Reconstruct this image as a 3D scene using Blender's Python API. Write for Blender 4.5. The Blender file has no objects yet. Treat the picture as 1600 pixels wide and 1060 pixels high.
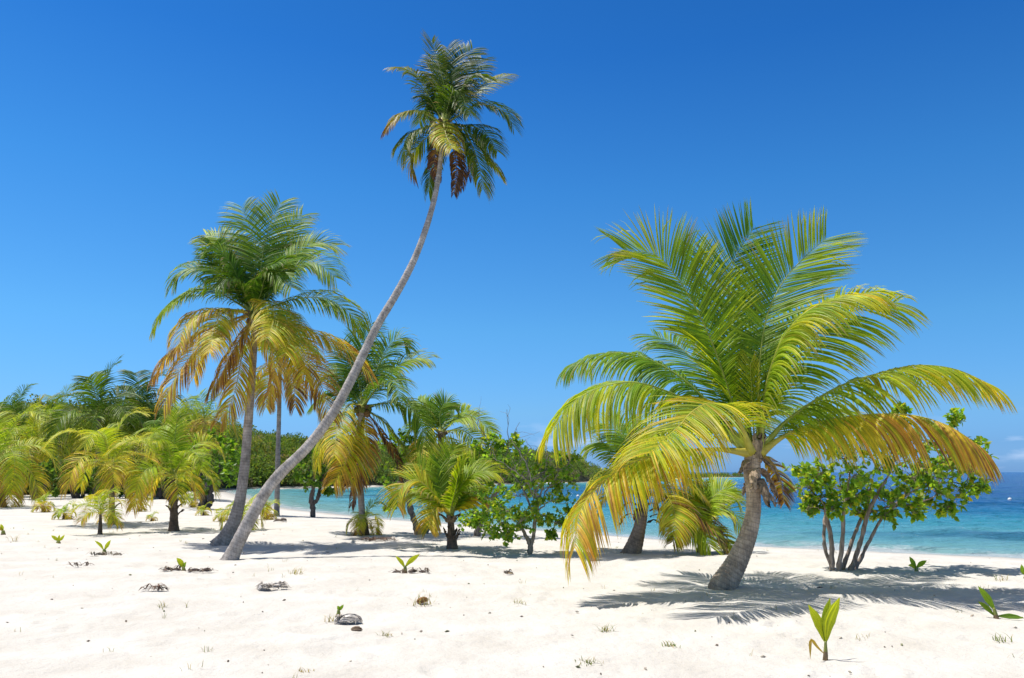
import bpy, math, random
import numpy as np
from mathutils import Vector, Matrix

scene = bpy.context.scene
col = scene.collection
rad = math.radians

# ------------------------------------------------------------------ camera
F, CX, CY, PITCH, EYE = 1200.0, 800.0, 530.0, rad(9.83), 1.6
cam_data = bpy.data.cameras.new('camera')
cam_data.sensor_width = 36.0
cam_data.lens = 36.0 * F / 1600.0
cam_data.clip_start = 0.05
cam_data.clip_end = 30000.0
cam = bpy.data.objects.new('camera', cam_data)
cam.location = (0, 0, EYE)
cam.rotation_euler = (math.pi / 2 + PITCH, 0, 0)
col.objects.link(cam)
scene.camera = cam

# ------------------------------------------------------------------ sky and sun
TOSUN = Vector((-0.35, 0.15, 1.0)).normalized()
ELEV = math.asin(TOSUN.z)
ROT = math.atan2(TOSUN.x, TOSUN.y)
world = bpy.data.worlds.new('World')
scene.world = world
world.use_nodes = True
wn, wl = world.node_tree.nodes, world.node_tree.links
wn.clear()
SKY_STRENGTH = 0.12
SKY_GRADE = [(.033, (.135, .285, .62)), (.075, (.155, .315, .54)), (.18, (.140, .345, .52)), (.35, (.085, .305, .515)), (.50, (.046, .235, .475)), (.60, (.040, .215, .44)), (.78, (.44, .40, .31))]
sky = wn.new('ShaderNodeTexSky')
sky.sky_type = 'NISHITA'
sky.sun_disc = False
sky.sun_elevation = ELEV
sky.sun_rotation = ROT
sky.altitude = 0
sky.air_density = 1.0
sky.dust_density = 0.7
sky.ozone_density = 1.2
hsv = wn.new('ShaderNodeMix')          # sky colour graded by height; unseen overhead part warmed to neutralise blue sand shade
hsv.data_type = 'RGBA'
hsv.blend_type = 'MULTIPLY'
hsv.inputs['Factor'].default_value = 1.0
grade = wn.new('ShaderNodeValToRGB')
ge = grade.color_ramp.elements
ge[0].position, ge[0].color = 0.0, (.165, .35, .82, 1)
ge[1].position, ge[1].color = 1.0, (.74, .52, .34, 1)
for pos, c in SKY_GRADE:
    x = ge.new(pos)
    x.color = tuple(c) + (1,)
bg = wn.new('ShaderNodeBackground')
bg.inputs['Strength'].default_value = SKY_STRENGTH
wout = wn.new('ShaderNodeOutputWorld')
# thin low clouds, a band all round the horizon
tc = wn.new('ShaderNodeTexCoord')
mp = wn.new('ShaderNodeMapping')
mp.inputs['Scale'].default_value = (9, 9, 42)
cn = wn.new('ShaderNodeTexNoise')
cn.inputs['Scale'].default_value = 1.0
cn.inputs['Detail'].default_value = 5.0
cn.inputs['Roughness'].default_value = 0.55
cr = wn.new('ShaderNodeMapRange')
cr.inputs['From Min'].default_value = 0.57
cr.inputs['From Max'].default_value = 0.72
cr.inputs['To Max'].default_value = 0.38
sep = wn.new('ShaderNodeSeparateXYZ')
band = wn.new('ShaderNodeValToRGB')
band.color_ramp.elements[0].position = 0.0
band.color_ramp.elements[0].color = (.6, .6, .6, 1)
band.color_ramp.elements[1].position = 0.075
band.color_ramp.elements[1].color = (0, 0, 0, 1)
e = band.color_ramp.elements.new(0.035)
e.color = (1, 1, 1, 1)
mul = wn.new('ShaderNodeMath')
mul.operation = 'MULTIPLY'
cmix = wn.new('ShaderNodeMix')
cmix.data_type = 'RGBA'
cmix.inputs['B'].default_value = (6.2, 7.0, 8.6, 1)
wl.new(tc.outputs['Generated'], mp.inputs['Vector'])
wl.new(mp.outputs['Vector'], cn.inputs['Vector'])
wl.new(cn.outputs['Fac'], cr.inputs['Value'])
wl.new(tc.outputs['Generated'], sep.inputs['Vector'])
wl.new(sep.outputs['Z'], band.inputs['Fac'])
wl.new(cr.outputs['Result'], mul.inputs[0])
wl.new(band.outputs['Color'], mul.inputs[1])
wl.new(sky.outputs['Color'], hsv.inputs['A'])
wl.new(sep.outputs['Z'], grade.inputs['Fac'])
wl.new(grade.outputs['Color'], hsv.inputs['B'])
gain = wn.new('ShaderNodeMix')
gain.data_type = 'RGBA'
gain.blend_type = 'MULTIPLY'
gain.inputs['Factor'].default_value = 1.0
gain.inputs['B'].default_value = (2, 2, 2, 1)
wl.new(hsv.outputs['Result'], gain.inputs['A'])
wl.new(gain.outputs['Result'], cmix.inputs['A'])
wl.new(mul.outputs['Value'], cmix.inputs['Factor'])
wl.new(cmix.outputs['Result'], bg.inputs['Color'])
wl.new(bg.outputs['Background'], wout.inputs['Surface'])

sun_data = bpy.data.lights.new('sun', 'SUN')
sun_data.energy = 4.4
sun_data.angle = rad(0.53)
sun_data.color = (1.0, 0.97, 0.92)
sun = bpy.data.objects.new('sun', sun_data)
sun.rotation_euler = TOSUN.to_track_quat('Z', 'Y').to_euler()
sun.location = (0, 0, 40)
col.objects.link(sun)

vs = scene.view_settings
vs.view_transform = 'Standard'
vs.look = 'None'
vs.gamma = 1.0
vs.exposure = 0.26
try:
    vs.use_curve_mapping = False
except Exception:
    pass
scene.cycles.max_bounces = 8
scene.cycles.transparent_max_bounces = 8

# ------------------------------------------------------------------ helpers
CAM = np.array([0, 0, EYE])
FW = np.array([0, math.cos(PITCH), math.sin(PITCH)])
UP = np.array([0, -math.sin(PITCH), math.cos(PITCH)])


def ray(px, py):
    return FW + np.array([(px - CX) / F, 0, 0]) + UP * ((CY - py) / F)


def P(px, py, Y):
    d = ray(px, py)
    return CAM + d * (Y / d[1])


def G(px, py, z=0.0):
    d = ray(px, py)
    return CAM + d * ((z - EYE) / d[2])


def nrm(a):
    a = np.asarray(a, float)
    return a / np.maximum(np.linalg.norm(a, axis=-1, keepdims=True), 1e-9)


def spline(pts, n):
    """Catmull-Rom through pts (any width), n samples evenly spaced along xyz length."""
    p = np.asarray(pts, float)
    if len(p) == 2:
        q = p[0] + (p[1] - p[0]) * np.linspace(0, 1, n)[:, None]
        return q
    ext = np.vstack([2 * p[0] - p[1], p, 2 * p[-1] - p[-2]])
    out = []
    for i in range(1, len(ext) - 2):
        a, b, c, d = ext[i - 1], ext[i], ext[i + 1], ext[i + 2]
        t = np.linspace(0, 1, 24, endpoint=False)[:, None]
        out.append(.5 * (2 * b + (c - a) * t + (2 * a - 5 * b + 4 * c - d) * t * t + (3 * b - a - 3 * c + d) * t ** 3))
    out = np.vstack(out + [p[-1:]])
    L = np.r_[0, np.cumsum(np.linalg.norm(np.diff(out[:, :3], axis=0), axis=1))]
    s = np.linspace(0, L[-1], n)
    return np.stack([np.interp(s, L, out[:, k]) for k in range(out.shape[1])], 1)


_tab = np.random.default_rng(5).random((256, 256))


def vnoise(x, y):
    xi, yi = np.floor(x).astype(int), np.floor(y).astype(int)
    fx, fy = x - xi, y - yi
    fx, fy = fx * fx * (3 - 2 * fx), fy * fy * (3 - 2 * fy)
    g = lambda a, b: _tab[a % 256, b % 256]
    return (g(xi, yi) * (1 - fx) + g(xi + 1, yi) * fx) * (1 - fy) + (g(xi, yi + 1) * (1 - fx) + g(xi + 1, yi + 1) * fx) * fy - .5


class MB:
    """collects verts / faces / vertex colours, then links them as one mesh object"""

    def __init__(s):
        s.v, s.c, s.q, s.t, s.n = [], [], [], [], 0

    def add(s, v, quads=None, tris=None, c=(1, 1, 1)):
        v = np.asarray(v, float).reshape(-1, 3)
        c = np.asarray(c, float)
        if c.ndim == 1:
            c = np.tile(c, (len(v), 1))
        s.v.append(v)
        s.c.append(c)
        if quads is not None and len(quads):
            s.q.append(np.asarray(quads, int).reshape(-1, 4) + s.n)
        if tris is not None and len(tris):
            s.t.append(np.asarray(tris, int).reshape(-1, 3) + s.n)
        s.n += len(v)

    def mesh(s, name, mat, origin=(0, 0, 0), smooth=True, attrs=None):
        v = np.vstack(s.v) - np.asarray(origin)
        c = np.vstack(s.c)
        q = np.vstack(s.q) if s.q else np.zeros((0, 4), int)
        t = np.vstack(s.t) if s.t else np.zeros((0, 3), int)
        me = bpy.data.meshes.new(name)
        me.vertices.add(len(v))
        me.vertices.foreach_set('co', v.astype(np.float32).ravel())
        nl = len(q) * 4 + len(t) * 3
        me.loops.add(nl)
        me.loops.foreach_set('vertex_index', np.r_[q.ravel(), t.ravel()].astype(np.int32))
        me.polygons.add(len(q) + len(t))
        st = np.r_[np.arange(len(q)) * 4, len(q) * 4 + np.arange(len(t)) * 3]
        me.polygons.foreach_set('loop_start', st.astype(np.int32))
        me.polygons.foreach_set('loop_total', np.r_[np.full(len(q), 4), np.full(len(t), 3)].astype(np.int32))
        me.polygons.foreach_set('use_smooth', np.full(len(q) + len(t), smooth))
        a = me.color_attributes.new('tint', 'FLOAT_COLOR', 'POINT')
        a.data.foreach_set('color', np.c_[c, np.ones(len(c))].astype(np.float32).ravel())
        for k, val in (attrs or {}).items():
            fa = me.attributes.new(k, 'FLOAT', 'POINT')
            fa.data.foreach_set('value', np.asarray(val, np.float32))
        me.update(calc_edges=True)
        me.validate()
        me.materials.append(mat)
        return me

    def build(s, name, mat, parent=None, smooth=True, attrs=None, origin=None):
        if origin is None:
            origin = tuple(origin_of(parent)) if parent else (0, 0, 0)
        o = bpy.data.objects.new(name, s.mesh(name, mat, origin, smooth, attrs))
        if parent:
            o.parent = parent
            o['ox'] = [float(a) for a in origin]
        else:
            o.location = origin
        col.objects.link(o)
        return o


def origin_of(o):
    while o.parent is not None:
        o = o.parent
    return np.array(o.location)


def tag(o, label=None, cat=None, group=None, kind=None):
    for k, v in (('label', label), ('category', cat), ('group', group), ('kind', kind)):
        if v:
            o[k] = v
    return o


def empty(name, loc, label, cat, group=None):
    o = bpy.data.objects.new(name, None)
    o.empty_display_size = .2
    o.location = tuple(float(a) for a in loc)
    col.objects.link(o)
    return tag(o, label, cat, group)


def tube(mb, path, radii, seg=10, c=(1, 1, 1), cap=True):
    p = np.asarray(path, float)
    n = len(p)
    r = np.asarray(radii, float)
    r = np.broadcast_to(r, (n,))[:, None, None] if r.ndim < 2 else r
    T = nrm(np.gradient(p, axis=0))
    ref = np.array([0, 1, 0.]) if abs(T[0][1]) < .9 else np.array([1, 0, 0.])
    A = np.zeros((n, 3))
    a = nrm(np.cross(T[0], ref))
    for i in range(n):
        a = nrm(a - T[i] * np.dot(a, T[i]))
        A[i] = a
    B = np.cross(T, A)
    th = np.linspace(0, 2 * np.pi, seg, endpoint=False)
    v = p[:, None] + (A[:, None] * np.cos(th)[None, :, None] + B[:, None] * np.sin(th)[None, :, None]) * r
    i, j = np.meshgrid(np.arange(n - 1), np.arange(seg), indexing='ij')
    q = np.stack([i * seg + j, i * seg + (j + 1) % seg, (i + 1) * seg + (j + 1) % seg, (i + 1) * seg + j], -1).reshape(-1, 4)
    v = v.reshape(-1, 3)
    cc = np.asarray(c, float)
    if cc.ndim == 2:
        cc = np.repeat(cc, seg, 0)
    tris = None
    if cap:
        v = np.vstack([v, p[:1], p[-1:]])
        if cc.ndim == 2:
            cc = np.vstack([cc, cc[:1], cc[-1:]])
        k = n * seg
        j = np.arange(seg)
        tris = np.vstack([np.stack([np.full(seg, k), (j + 1) % seg, j], 1),
                          np.stack([np.full(seg, k + 1), (n - 1) * seg + j, (n - 1) * seg + (j + 1) % seg], 1)])
    mb.add(v, q, tris, cc)
    return v


# ------------------------------------------------------------------ materials
def new_mat(name):
    m = bpy.data.materials.new(name)
    m.use_nodes = True
    nt = m.node_tree
    nt.nodes.clear()
    out = nt.nodes.new('ShaderNodeOutputMaterial')
    return m, nt.nodes, nt.links, out


def leaf_mat(name, trans=.4, rough=.38, spec=.5):
    m, n, l, out = new_mat(name)
    at = n.new('ShaderNodeAttribute')
    at.attribute_name = 'tint'
    ns = n.new('ShaderNodeTexNoise')
    ns.inputs['Scale'].default_value = 6.0
    ns.inputs['Detail'].default_value = 3.0
    tcx = n.new('ShaderNodeTexCoord')
    mr = n.new('ShaderNodeMapRange')
    mr.inputs['To Min'].default_value = .72
    mr.inputs['To Max'].default_value = 1.28
    mu = n.new('ShaderNodeMix')
    mu.data_type = 'RGBA'
    mu.blend_type = 'MULTIPLY'
    mu.inputs['Factor'].default_value = 1
    p = n.new('ShaderNodeBsdfPrincipled')
    p.inputs['Roughness'].default_value = rough
    p.inputs['Specular IOR Level'].default_value = spec
    tr = n.new('ShaderNodeBsdfTranslucent')
    br = n.new('ShaderNodeMix')
    br.data_type = 'RGBA'
    br.blend_type = 'MULTIPLY'
    br.inputs['Factor'].default_value = 1
    br.inputs['B'].default_value = (1.75, 1.6, .55, 1)
    mx = n.new('ShaderNodeMixShader')
    mx.inputs[0].default_value = trans
    l.new(tcx.outputs['Object'], ns.inputs['Vector'])
    l.new(ns.outputs['Fac'], mr.inputs['Value'])
    l.new(at.outputs['Color'], mu.inputs['A'])
    l.new(mr.outputs['Result'], mu.inputs['B'])
    l.new(mu.outputs['Result'], p.inputs['Base Color'])
    l.new(mu.outputs['Result'], br.inputs['A'])
    l.new(br.outputs['Result'], tr.inputs['Color'])
    l.new(p.outputs[0], mx.inputs[1])
    l.new(tr.outputs[0], mx.inputs[2])
    l.new(mx.outputs[0], out.inputs['Surface'])
    return m


def plain_mat(name, rough=.85, spec=.2, nscale=20., lo=.6, hi=1.35, bump=.0, detail=6., stretch=(1, 1, 1)):
    m, n, l, out = new_mat(name)
    at = n.new('ShaderNodeAttribute')
    at.attribute_name = 'tint'
    tcx = n.new('ShaderNodeTexCoord')
    mpx = n.new('ShaderNodeMapping')
    mpx.inputs['Scale'].default_value = stretch
    ns = n.new('ShaderNodeTexNoise')
    ns.inputs['Scale'].default_value = nscale
    ns.inputs['Detail'].default_value = detail
    mr = n.new('ShaderNodeMapRange')
    mr.inputs['From Min'].default_value = .3
    mr.inputs['From Max'].default_value = .7
    mr.inputs['To Min'].default_value = lo
    mr.inputs['To Max'].default_value = hi
    mu = n.new('ShaderNodeMix')
    mu.data_type = 'RGBA'
    mu.blend_type = 'MULTIPLY'
    mu.inputs['Factor'].default_value = 1
    p = n.new('ShaderNodeBsdfPrincipled')
    p.inputs['Roughness'].default_value = rough
    p.inputs['Specular IOR Level'].default_value = spec
    l.new(tcx.outputs['Object'], mpx.inputs['Vector'])
    l.new(mpx.outputs['Vector'], ns.inputs['Vector'])
    l.new(ns.outputs['Fac'], mr.inputs['Value'])
    l.new(at.outputs['Color'], mu.inputs['A'])
    l.new(mr.outputs['Result'], mu.inputs['B'])
    l.new(mu.outputs['Result'], p.inputs['Base Color'])
    if bump:
        b = n.new('ShaderNodeBump')
        b.inputs['Strength'].default_value = bump
        b.inputs['Distance'].default_value = .02
        l.new(ns.outputs['Fac'], b.inputs['Height'])
        l.new(b.outputs['Normal'], p.inputs['Normal'])
    l.new(p.outputs[0], out.inputs['Surface'])
    return m


def trunk_mat(name, ring=15.0):
    """palm bark: ring scars that follow the length of the trunk (attribute 'along'), cracks, pale lichen"""
    m, n, l, out = new_mat(name)
    at = n.new('ShaderNodeAttribute')
    at.attribute_name = 'tint'
    al = n.new('ShaderNodeAttribute')
    al.attribute_name = 'along'
    tcx = n.new('ShaderNodeTexCoord')
    nz = n.new('ShaderNodeTexNoise')
    nz.inputs['Scale'].default_value = 9.
    nz.inputs['Detail'].default_value = 6.
    add = n.new('ShaderNodeMath')
    add.operation = 'MULTIPLY_ADD'
    add.inputs[1].default_value = .05
    sn = n.new('ShaderNodeMath')
    sn.operation = 'MULTIPLY'
    sn.inputs[1].default_value = ring
    fr = n.new('ShaderNodeMath')
    fr.operation = 'FRACT'
    rr = n.new('ShaderNodeValToRGB')
    rr.color_ramp.elements[0].color = (.42, .42, .42, 1)
    rr.color_ramp.elements[1].color = (.95, .95, .95, 1)
    rr.color_ramp.elements[1].position = .3
    e = rr.color_ramp.elements.new(.97)
    e.color = (1.05, 1.05, 1.05, 1)
    mpx = n.new('ShaderNodeMapping')
    mpx.inputs['Scale'].default_value = (60, 60, 7)
    n2 = n.new('ShaderNodeTexNoise')
    n2.inputs['Scale'].default_value = 1.
    n2.inputs['Detail'].default_value = 5.
    m2 = n.new('ShaderNodeMapRange')
    m2.inputs['From Min'].default_value = .3
    m2.inputs['From Max'].default_value = .7
    m2.inputs['To Min'].default_value = .74
    m2.inputs['To Max'].default_value = 1.2
    n3 = n.new('ShaderNodeTexNoise')
    n3.inputs['Scale'].default_value = 5.
    n3.inputs['Detail'].default_value = 8.
    n3.inputs['Roughness'].default_value = .7
    m3 = n.new('ShaderNodeMapRange')
    m3.inputs['From Min'].default_value = .35
    m3.inputs['From Max'].default_value = .68
    m3.inputs['To Min'].default_value = .58
    m3.inputs['To Max'].default_value = 1.4
    ml = [n.new('ShaderNodeMix') for _ in range(3)]
    for x in ml:
        x.data_type = 'RGBA'
        x.blend_type = 'MULTIPLY'
        x.inputs['Factor'].default_value = 1
    ml[0].inputs['Factor'].default_value = .5
    p = n.new('ShaderNodeBsdfPrincipled')
    p.inputs['Roughness'].default_value = .9
    p.inputs['Specular IOR Level'].default_value = .15
    l.new(tcx.outputs['Object'], nz.inputs['Vector'])
    l.new(nz.outputs['Fac'], add.inputs[0])
    l.new(al.outputs['Fac'], add.inputs[2])
    l.new(add.outputs[0], sn.inputs[0])
    l.new(sn.outputs[0], fr.inputs[0])
    l.new(fr.outputs[0], rr.inputs['Fac'])
    l.new(tcx.outputs['Object'], mpx.inputs['Vector'])
    l.new(mpx.outputs['Vector'], n2.inputs['Vector'])
    l.new(n2.outputs['Fac'], m2.inputs['Value'])
    l.new(tcx.outputs['Object'], n3.inputs['Vector'])
    l.new(n3.outputs['Fac'], m3.inputs['Value'])
    l.new(at.outputs['Color'], ml[0].inputs['A'])
    l.new(rr.outputs['Color'], ml[0].inputs['B'])
    l.new(ml[0].outputs['Result'], ml[1].inputs['A'])
    l.new(m2.outputs['Result'], ml[1].inputs['B'])
    l.new(ml[1].outputs['Result'], ml[2].inputs['A'])
    l.new(m3.outputs['Result'], ml[2].inputs['B'])
    l.new(ml[2].outputs['Result'], p.inputs['Base Color'])
    b = n.new('ShaderNodeBump')
    b.inputs['Strength'].default_value = .7
    b.inputs['Distance'].default_value = .015
    l.new(ml[2].outputs['Result'], b.inputs['Height'])
    l.new(b.outputs['Normal'], p.inputs['Normal'])
    l.new(p.outputs[0], out.inputs['Surface'])
    return m


M_FROND = leaf_mat('palm_leaf', .45, .48, .3)
M_FROND_OLD = leaf_mat('tall_palm_leaf', .30, .5, .2)
M_LEAF = leaf_mat('broad_leaf', .55, .45, .3)
M_WOODLAND = leaf_mat('far_leaf', .35, .7, .1)
M_RIB = plain_mat('palm_midrib', .45, .4, 9., .8, 1.2)
M_TRUNK = trunk_mat('palm_bark')
M_BARK = plain_mat('tree_bark', .9, .15, 30., .5, 1.5, .8, 8., (1, 1, .25))
M_FIBRE = plain_mat('dry_fibre', .95, .1, 45., .4, 1.5, .8, 8., (1, 1, .2))
M_HUSK = plain_mat('coconut_husk', .95, .1, 60., .6, 1.4, .2, 6., (1, .2, 1))
M_PAINT = plain_mat('buoy_plastic', .4, .5, 8., .95, 1.05)
M_GRASS = leaf_mat('grass_blade', .35, .5, .3)


def sand_mat():
    m, n, l, out = new_mat('coral_sand')
    tcx = n.new('ShaderNodeTexCoord')
    wet = n.new('ShaderNodeAttribute')
    wet.attribute_name = 'shore'
    n1 = n.new('ShaderNodeTexNoise')
    n1.inputs['Scale'].default_value = 1.1
    n1.inputs['Detail'].default_value = 8.
    n1.inputs['Roughness'].default_value = .62
    r1 = n.new('ShaderNodeValToRGB')
    r1.color_ramp.elements[0].position = .3
    r1.color_ramp.elements[0].color = (.555, .515, .45, 1)
    r1.color_ramp.elements[1].position = .7
    r1.color_ramp.elements[1].color = (.68, .645, .585, 1)
    n2 = n.new('ShaderNodeTexNoise')          # grains, shell grit
    n2.inputs['Scale'].default_value = 140.
    n2.inputs['Detail'].default_value = 3.
    r2 = n.new('ShaderNodeMapRange')
    r2.inputs['From Min'].default_value = .3
    r2.inputs['From Max'].default_value = .7
    r2.inputs['To Min'].default_value = .86
    r2.inputs['To Max'].default_value = 1.1
    n4 = n.new('ShaderNodeTexNoise')          # sparse organic flecks
    n4.inputs['Scale'].default_value = 26.
    n4.inputs['Detail'].default_value = 4.
    n4.inputs['Roughness'].default_value = .7
    r4 = n.new('ShaderNodeMapRange')
    r4.inputs['From Min'].default_value = .655
    r4.inputs['From Max'].default_value = .72
    r4.inputs['To Min'].default_value = 0
    r4.inputs['To Max'].default_value = .75
    mu = n.new('ShaderNodeMix')
    mu.data_type = 'RGBA'
    mu.blend_type = 'MULTIPLY'
    mu.inputs['Factor'].default_value = 1
    fl = n.new('ShaderNodeMix')
    fl.data_type = 'RGBA'
    fl.inputs['B'].default_value = (.26, .21, .15, 1)
    rw = n.new('ShaderNodeMapRange')
    rw.inputs['From Min'].default_value = .1
    rw.inputs['From Max'].default_value = 1.5
    rw.inputs['To Min'].default_value = .62
    rw.inputs['To Max'].default_value = 1.
    mw = n.new('ShaderNodeMix')
    mw.data_type = 'RGBA'
    mw.blend_type = 'MULTIPLY'
    mw.inputs['Factor'].default_value = 1
    p = n.new('ShaderNodeBsdfPrincipled')
    p.inputs['Roughness'].default_value = .95
    p.inputs['Specular IOR Level'].default_value = .1
    for x in (n1, n2, n4):
        l.new(tcx.outputs['Object'], x.inputs['Vector'])
    l.new(n1.outputs['Fac'], r1.inputs['Fac'])
    l.new(n2.outputs['Fac'], r2.inputs['Value'])
    l.new(n4.outputs['Fac'], r4.inputs['Value'])
    l.new(r1.outputs['Color'], mu.inputs['A'])
    l.new(r2.outputs['Result'], mu.inputs['B'])
    l.new(mu.outputs['Result'], fl.inputs['A'])
    l.new(r4.outputs['Result'], fl.inputs['Factor'])
    l.new(wet.outputs['Fac'], rw.inputs['Value'])
    l.new(fl.outputs['Result'], mw.inputs['A'])
    l.new(rw.outputs['Result'], mw.inputs['B'])
    l.new(mw.outputs['Result'], p.inputs['Base Color'])
    n3 = n.new('ShaderNodeTexNoise')
    n3.inputs['Scale'].default_value = 12.
    n3.inputs['Detail'].default_value = 10.
    n3.inputs['Roughness'].default_value = .6
    l.new(tcx.outputs['Object'], n3.inputs['Vector'])
    b = n.new('ShaderNodeBump')
    b.inputs['Strength'].default_value = .55
    b.inputs['Distance'].default_value = .05
    l.new(n3.outputs['Fac'], b.inputs['Height'])
    l.new(b.outputs['Normal'], p.inputs['Normal'])
    l.new(p.outputs[0], out.inputs['Surface'])
    return m


def sea_mat():
    m, n, l, out = new_mat('sea_water')
    tcx = n.new('ShaderNodeTexCoord')
    sh = n.new('ShaderNodeAttribute')
    sh.attribute_name = 'shore'
    nd = n.new('ShaderNodeTexNoise')
    nd.inputs['Scale'].default_value = .05
    nd.inputs['Detail'].default_value = 4.
    ad = n.new('ShaderNodeMath')
    ad.operation = 'MULTIPLY_ADD'
    ad.inputs[1].default_value = 10.
    off = n.new('ShaderNodeMath')
    off.operation = 'SUBTRACT'
    off.inputs[1].default_value = 5.
    lg = n.new('ShaderNodeMapRange')
    lg.inputs['From Min'].default_value = 0
    lg.inputs['From Max'].default_value = 60
    rp = n.new('ShaderNodeValToRGB')
    el = rp.color_ramp.elements
    el[0].position, el[0].color = 0.0, (.30, .54, .51, 1)
    el[1].position, el[1].color = 1.0, (.003, .058, .235, 1)
    for pos, c in ((.09, (.155, .45, .49, 1)), (.22, (.055, .33, .43, 1)), (.38, (.018, .19, .36, 1)), (.62, (.007, .10, .29, 1))):
        x = el.new(pos)
        x.color = c
    # dark sea grass patches
    mpx = n.new('ShaderNodeMapping')
    mpx.inputs['Rotation'].default_value = (0, 0, rad(40))
    mpx.inputs['Scale'].default_value = (.05, .16, 1)
    ng = n.new('ShaderNodeTexNoise')
    ng.inputs['Scale'].default_value = 1.
    ng.inputs['Detail'].default_value = 4.
    rg = n.new('ShaderNodeMapRange')
    rg.inputs['From Min'].default_value = .52
    rg.inputs['From Max'].default_value = .62
    rg.inputs['To Max'].default_value = .7
    gm = n.new('ShaderNodeMapRange')
    gm.inputs['From Min'].default_value = 3.5
    gm.inputs['From Max'].default_value = 7.
    gx = n.new('ShaderNodeMath')
    gx.operation = 'MULTIPLY'
    mg = n.new('ShaderNodeMix')
    mg.data_type = 'RGBA'
    mg.inputs['B'].default_value = (.012, .105, .22, 1)
    # foam at the water's edge
    nf = n.new('ShaderNodeTexNoise')
    nf.inputs['Scale'].default_value = 1.1
    nf.inputs['Detail'].default_value = 7.
    nf.inputs['Roughness'].default_value = .65
    sub = n.new('ShaderNodeMath')
    sub.operation = 'MULTIPLY_ADD'
    sub.inputs[1].default_value = -2.6
    rf = n.new('ShaderNodeValToRGB')
    ef = rf.color_ramp.elements
    ef[0].position, ef[0].color = 0.0, (.75, .75, .75, 1)
    ef[1].position, ef[1].color = .10, (0, 0, 0, 1)
    for pos, v in ((.03, .8), (.055, .08)):
        x = ef.new(pos)
        x.color = (v, v, v, 1)
    sc = n.new('ShaderNodeMath')
    sc.operation = 'MULTIPLY_ADD'
    sc.inputs[1].default_value = .05
    sc.inputs[2].default_value = .07
    mf = n.new('ShaderNodeMix')
    mf.data_type = 'RGBA'
    mf.inputs['B'].default_value = (.8, .82, .82, 1)
    p = n.new('ShaderNodeBsdfPrincipled')
    p.inputs['Roughness'].default_value = .12
    p.inputs['IOR'].default_value = 1.33
    p.inputs['Specular IOR Level'].default_value = .10
    l.new(tcx.outputs['Object'], nd.inputs['Vector'])
    l.new(nd.outputs['Fac'], ad.inputs[0])
    l.new(sh.outputs['Fac'], ad.inputs[2])
    l.new(ad.outputs[0], off.inputs[0])
    l.new(off.outputs[0], lg.inputs['Value'])
    l.new(lg.outputs['Result'], rp.inputs['Fac'])
    l.new(tcx.outputs['Object'], mpx.inputs['Vector'])
    l.new(mpx.outputs['Vector'], ng.inputs['Vector'])
    l.new(ng.outputs['Fac'], rg.inputs['Value'])
    l.new(sh.outputs['Fac'], gm.inputs['Value'])
    l.new(rg.outputs['Result'], gx.inputs[0])
    l.new(gm.outputs['Result'], gx.inputs[1])
    l.new(gx.outputs[0], mg.inputs['Factor'])
    l.new(rp.outputs['Color'], mg.inputs['A'])
    l.new(tcx.outputs['Object'], nf.inputs['Vector'])
    l.new(nf.outputs['Fac'], sub.inputs[0])
    l.new(sh.outputs['Fac'], sub.inputs[2])
    l.new(sub.outputs[0], sc.inputs[0])
    l.new(sc.outputs[0], rf.inputs['Fac'])
    l.new(rf.outputs['Color'], mf.inputs['Factor'])
    l.new(mg.outputs['Result'], mf.inputs['A'])
    l.new(mf.outputs['Result'], p.inputs['Base Color'])
    mw = n.new('ShaderNodeMapping')
    mw.inputs['Rotation'].default_value = (0, 0, rad(28))
    mw.inputs['Scale'].default_value = (.5, 1.5, 1)
    nw = n.new('ShaderNodeTexNoise')
    nw.inputs['Scale'].default_value = 1.2
    nw.inputs['Detail'].default_value = 8.
    nw.inputs['Roughness'].default_value = .6
    b = n.new('ShaderNodeBump')
    b.inputs['Strength'].default_value = 1.0
    b.inputs['Distance'].default_value = 1.1
    l.new(tcx.outputs['Object'], mw.inputs['Vector'])
    l.new(mw.outputs['Vector'], nw.inputs['Vector'])
    l.new(nw.outputs['Fac'], b.inputs['Height'])
    l.new(b.outputs['Normal'], p.inputs['Normal'])
    l.new(p.outputs[0], out.inputs['Surface'])
    return m


M_SAND = sand_mat()
M_SEA = sea_mat()
M_HILL = plain_mat('hill_soil', .95, .1, .4, .6, 1.3)

# ------------------------------------------------------------------ terrain
WATER = -0.3
beach_px = [(1600, 873), (1400, 864), (1200, 855), (1030, 843), (860, 830), (720, 820), (600, 811), (520, 803), (450, 795), (400, 783), (368, 773)]
far_px = [(352, 767), (400, 764.6), (450, 764.2), (600, 761.3), (700, 759), (800, 757), (880, 755), (930, 753.2), (1000, 750.5), (1080, 748), (1150, 746)]
shore = [G(x, y, WATER)[:2] for x, y in beach_px]
fars = [G(x, y, WATER)[:2] for x, y in far_px]
shore = [np.array(p) for p in ((160, -120), (70, -25), (38, 3), (21, 12.6))] + shore
tipx = fars[-1]
coast = spline([np.r_[p, 0] for p in shore + fars], 260)[:, :2]
poly = np.vstack([coast, [tipx + (4, 6), (tipx[0] - 10, 420), (-500, 420), (-500, -300), (160, -300)]])


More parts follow.
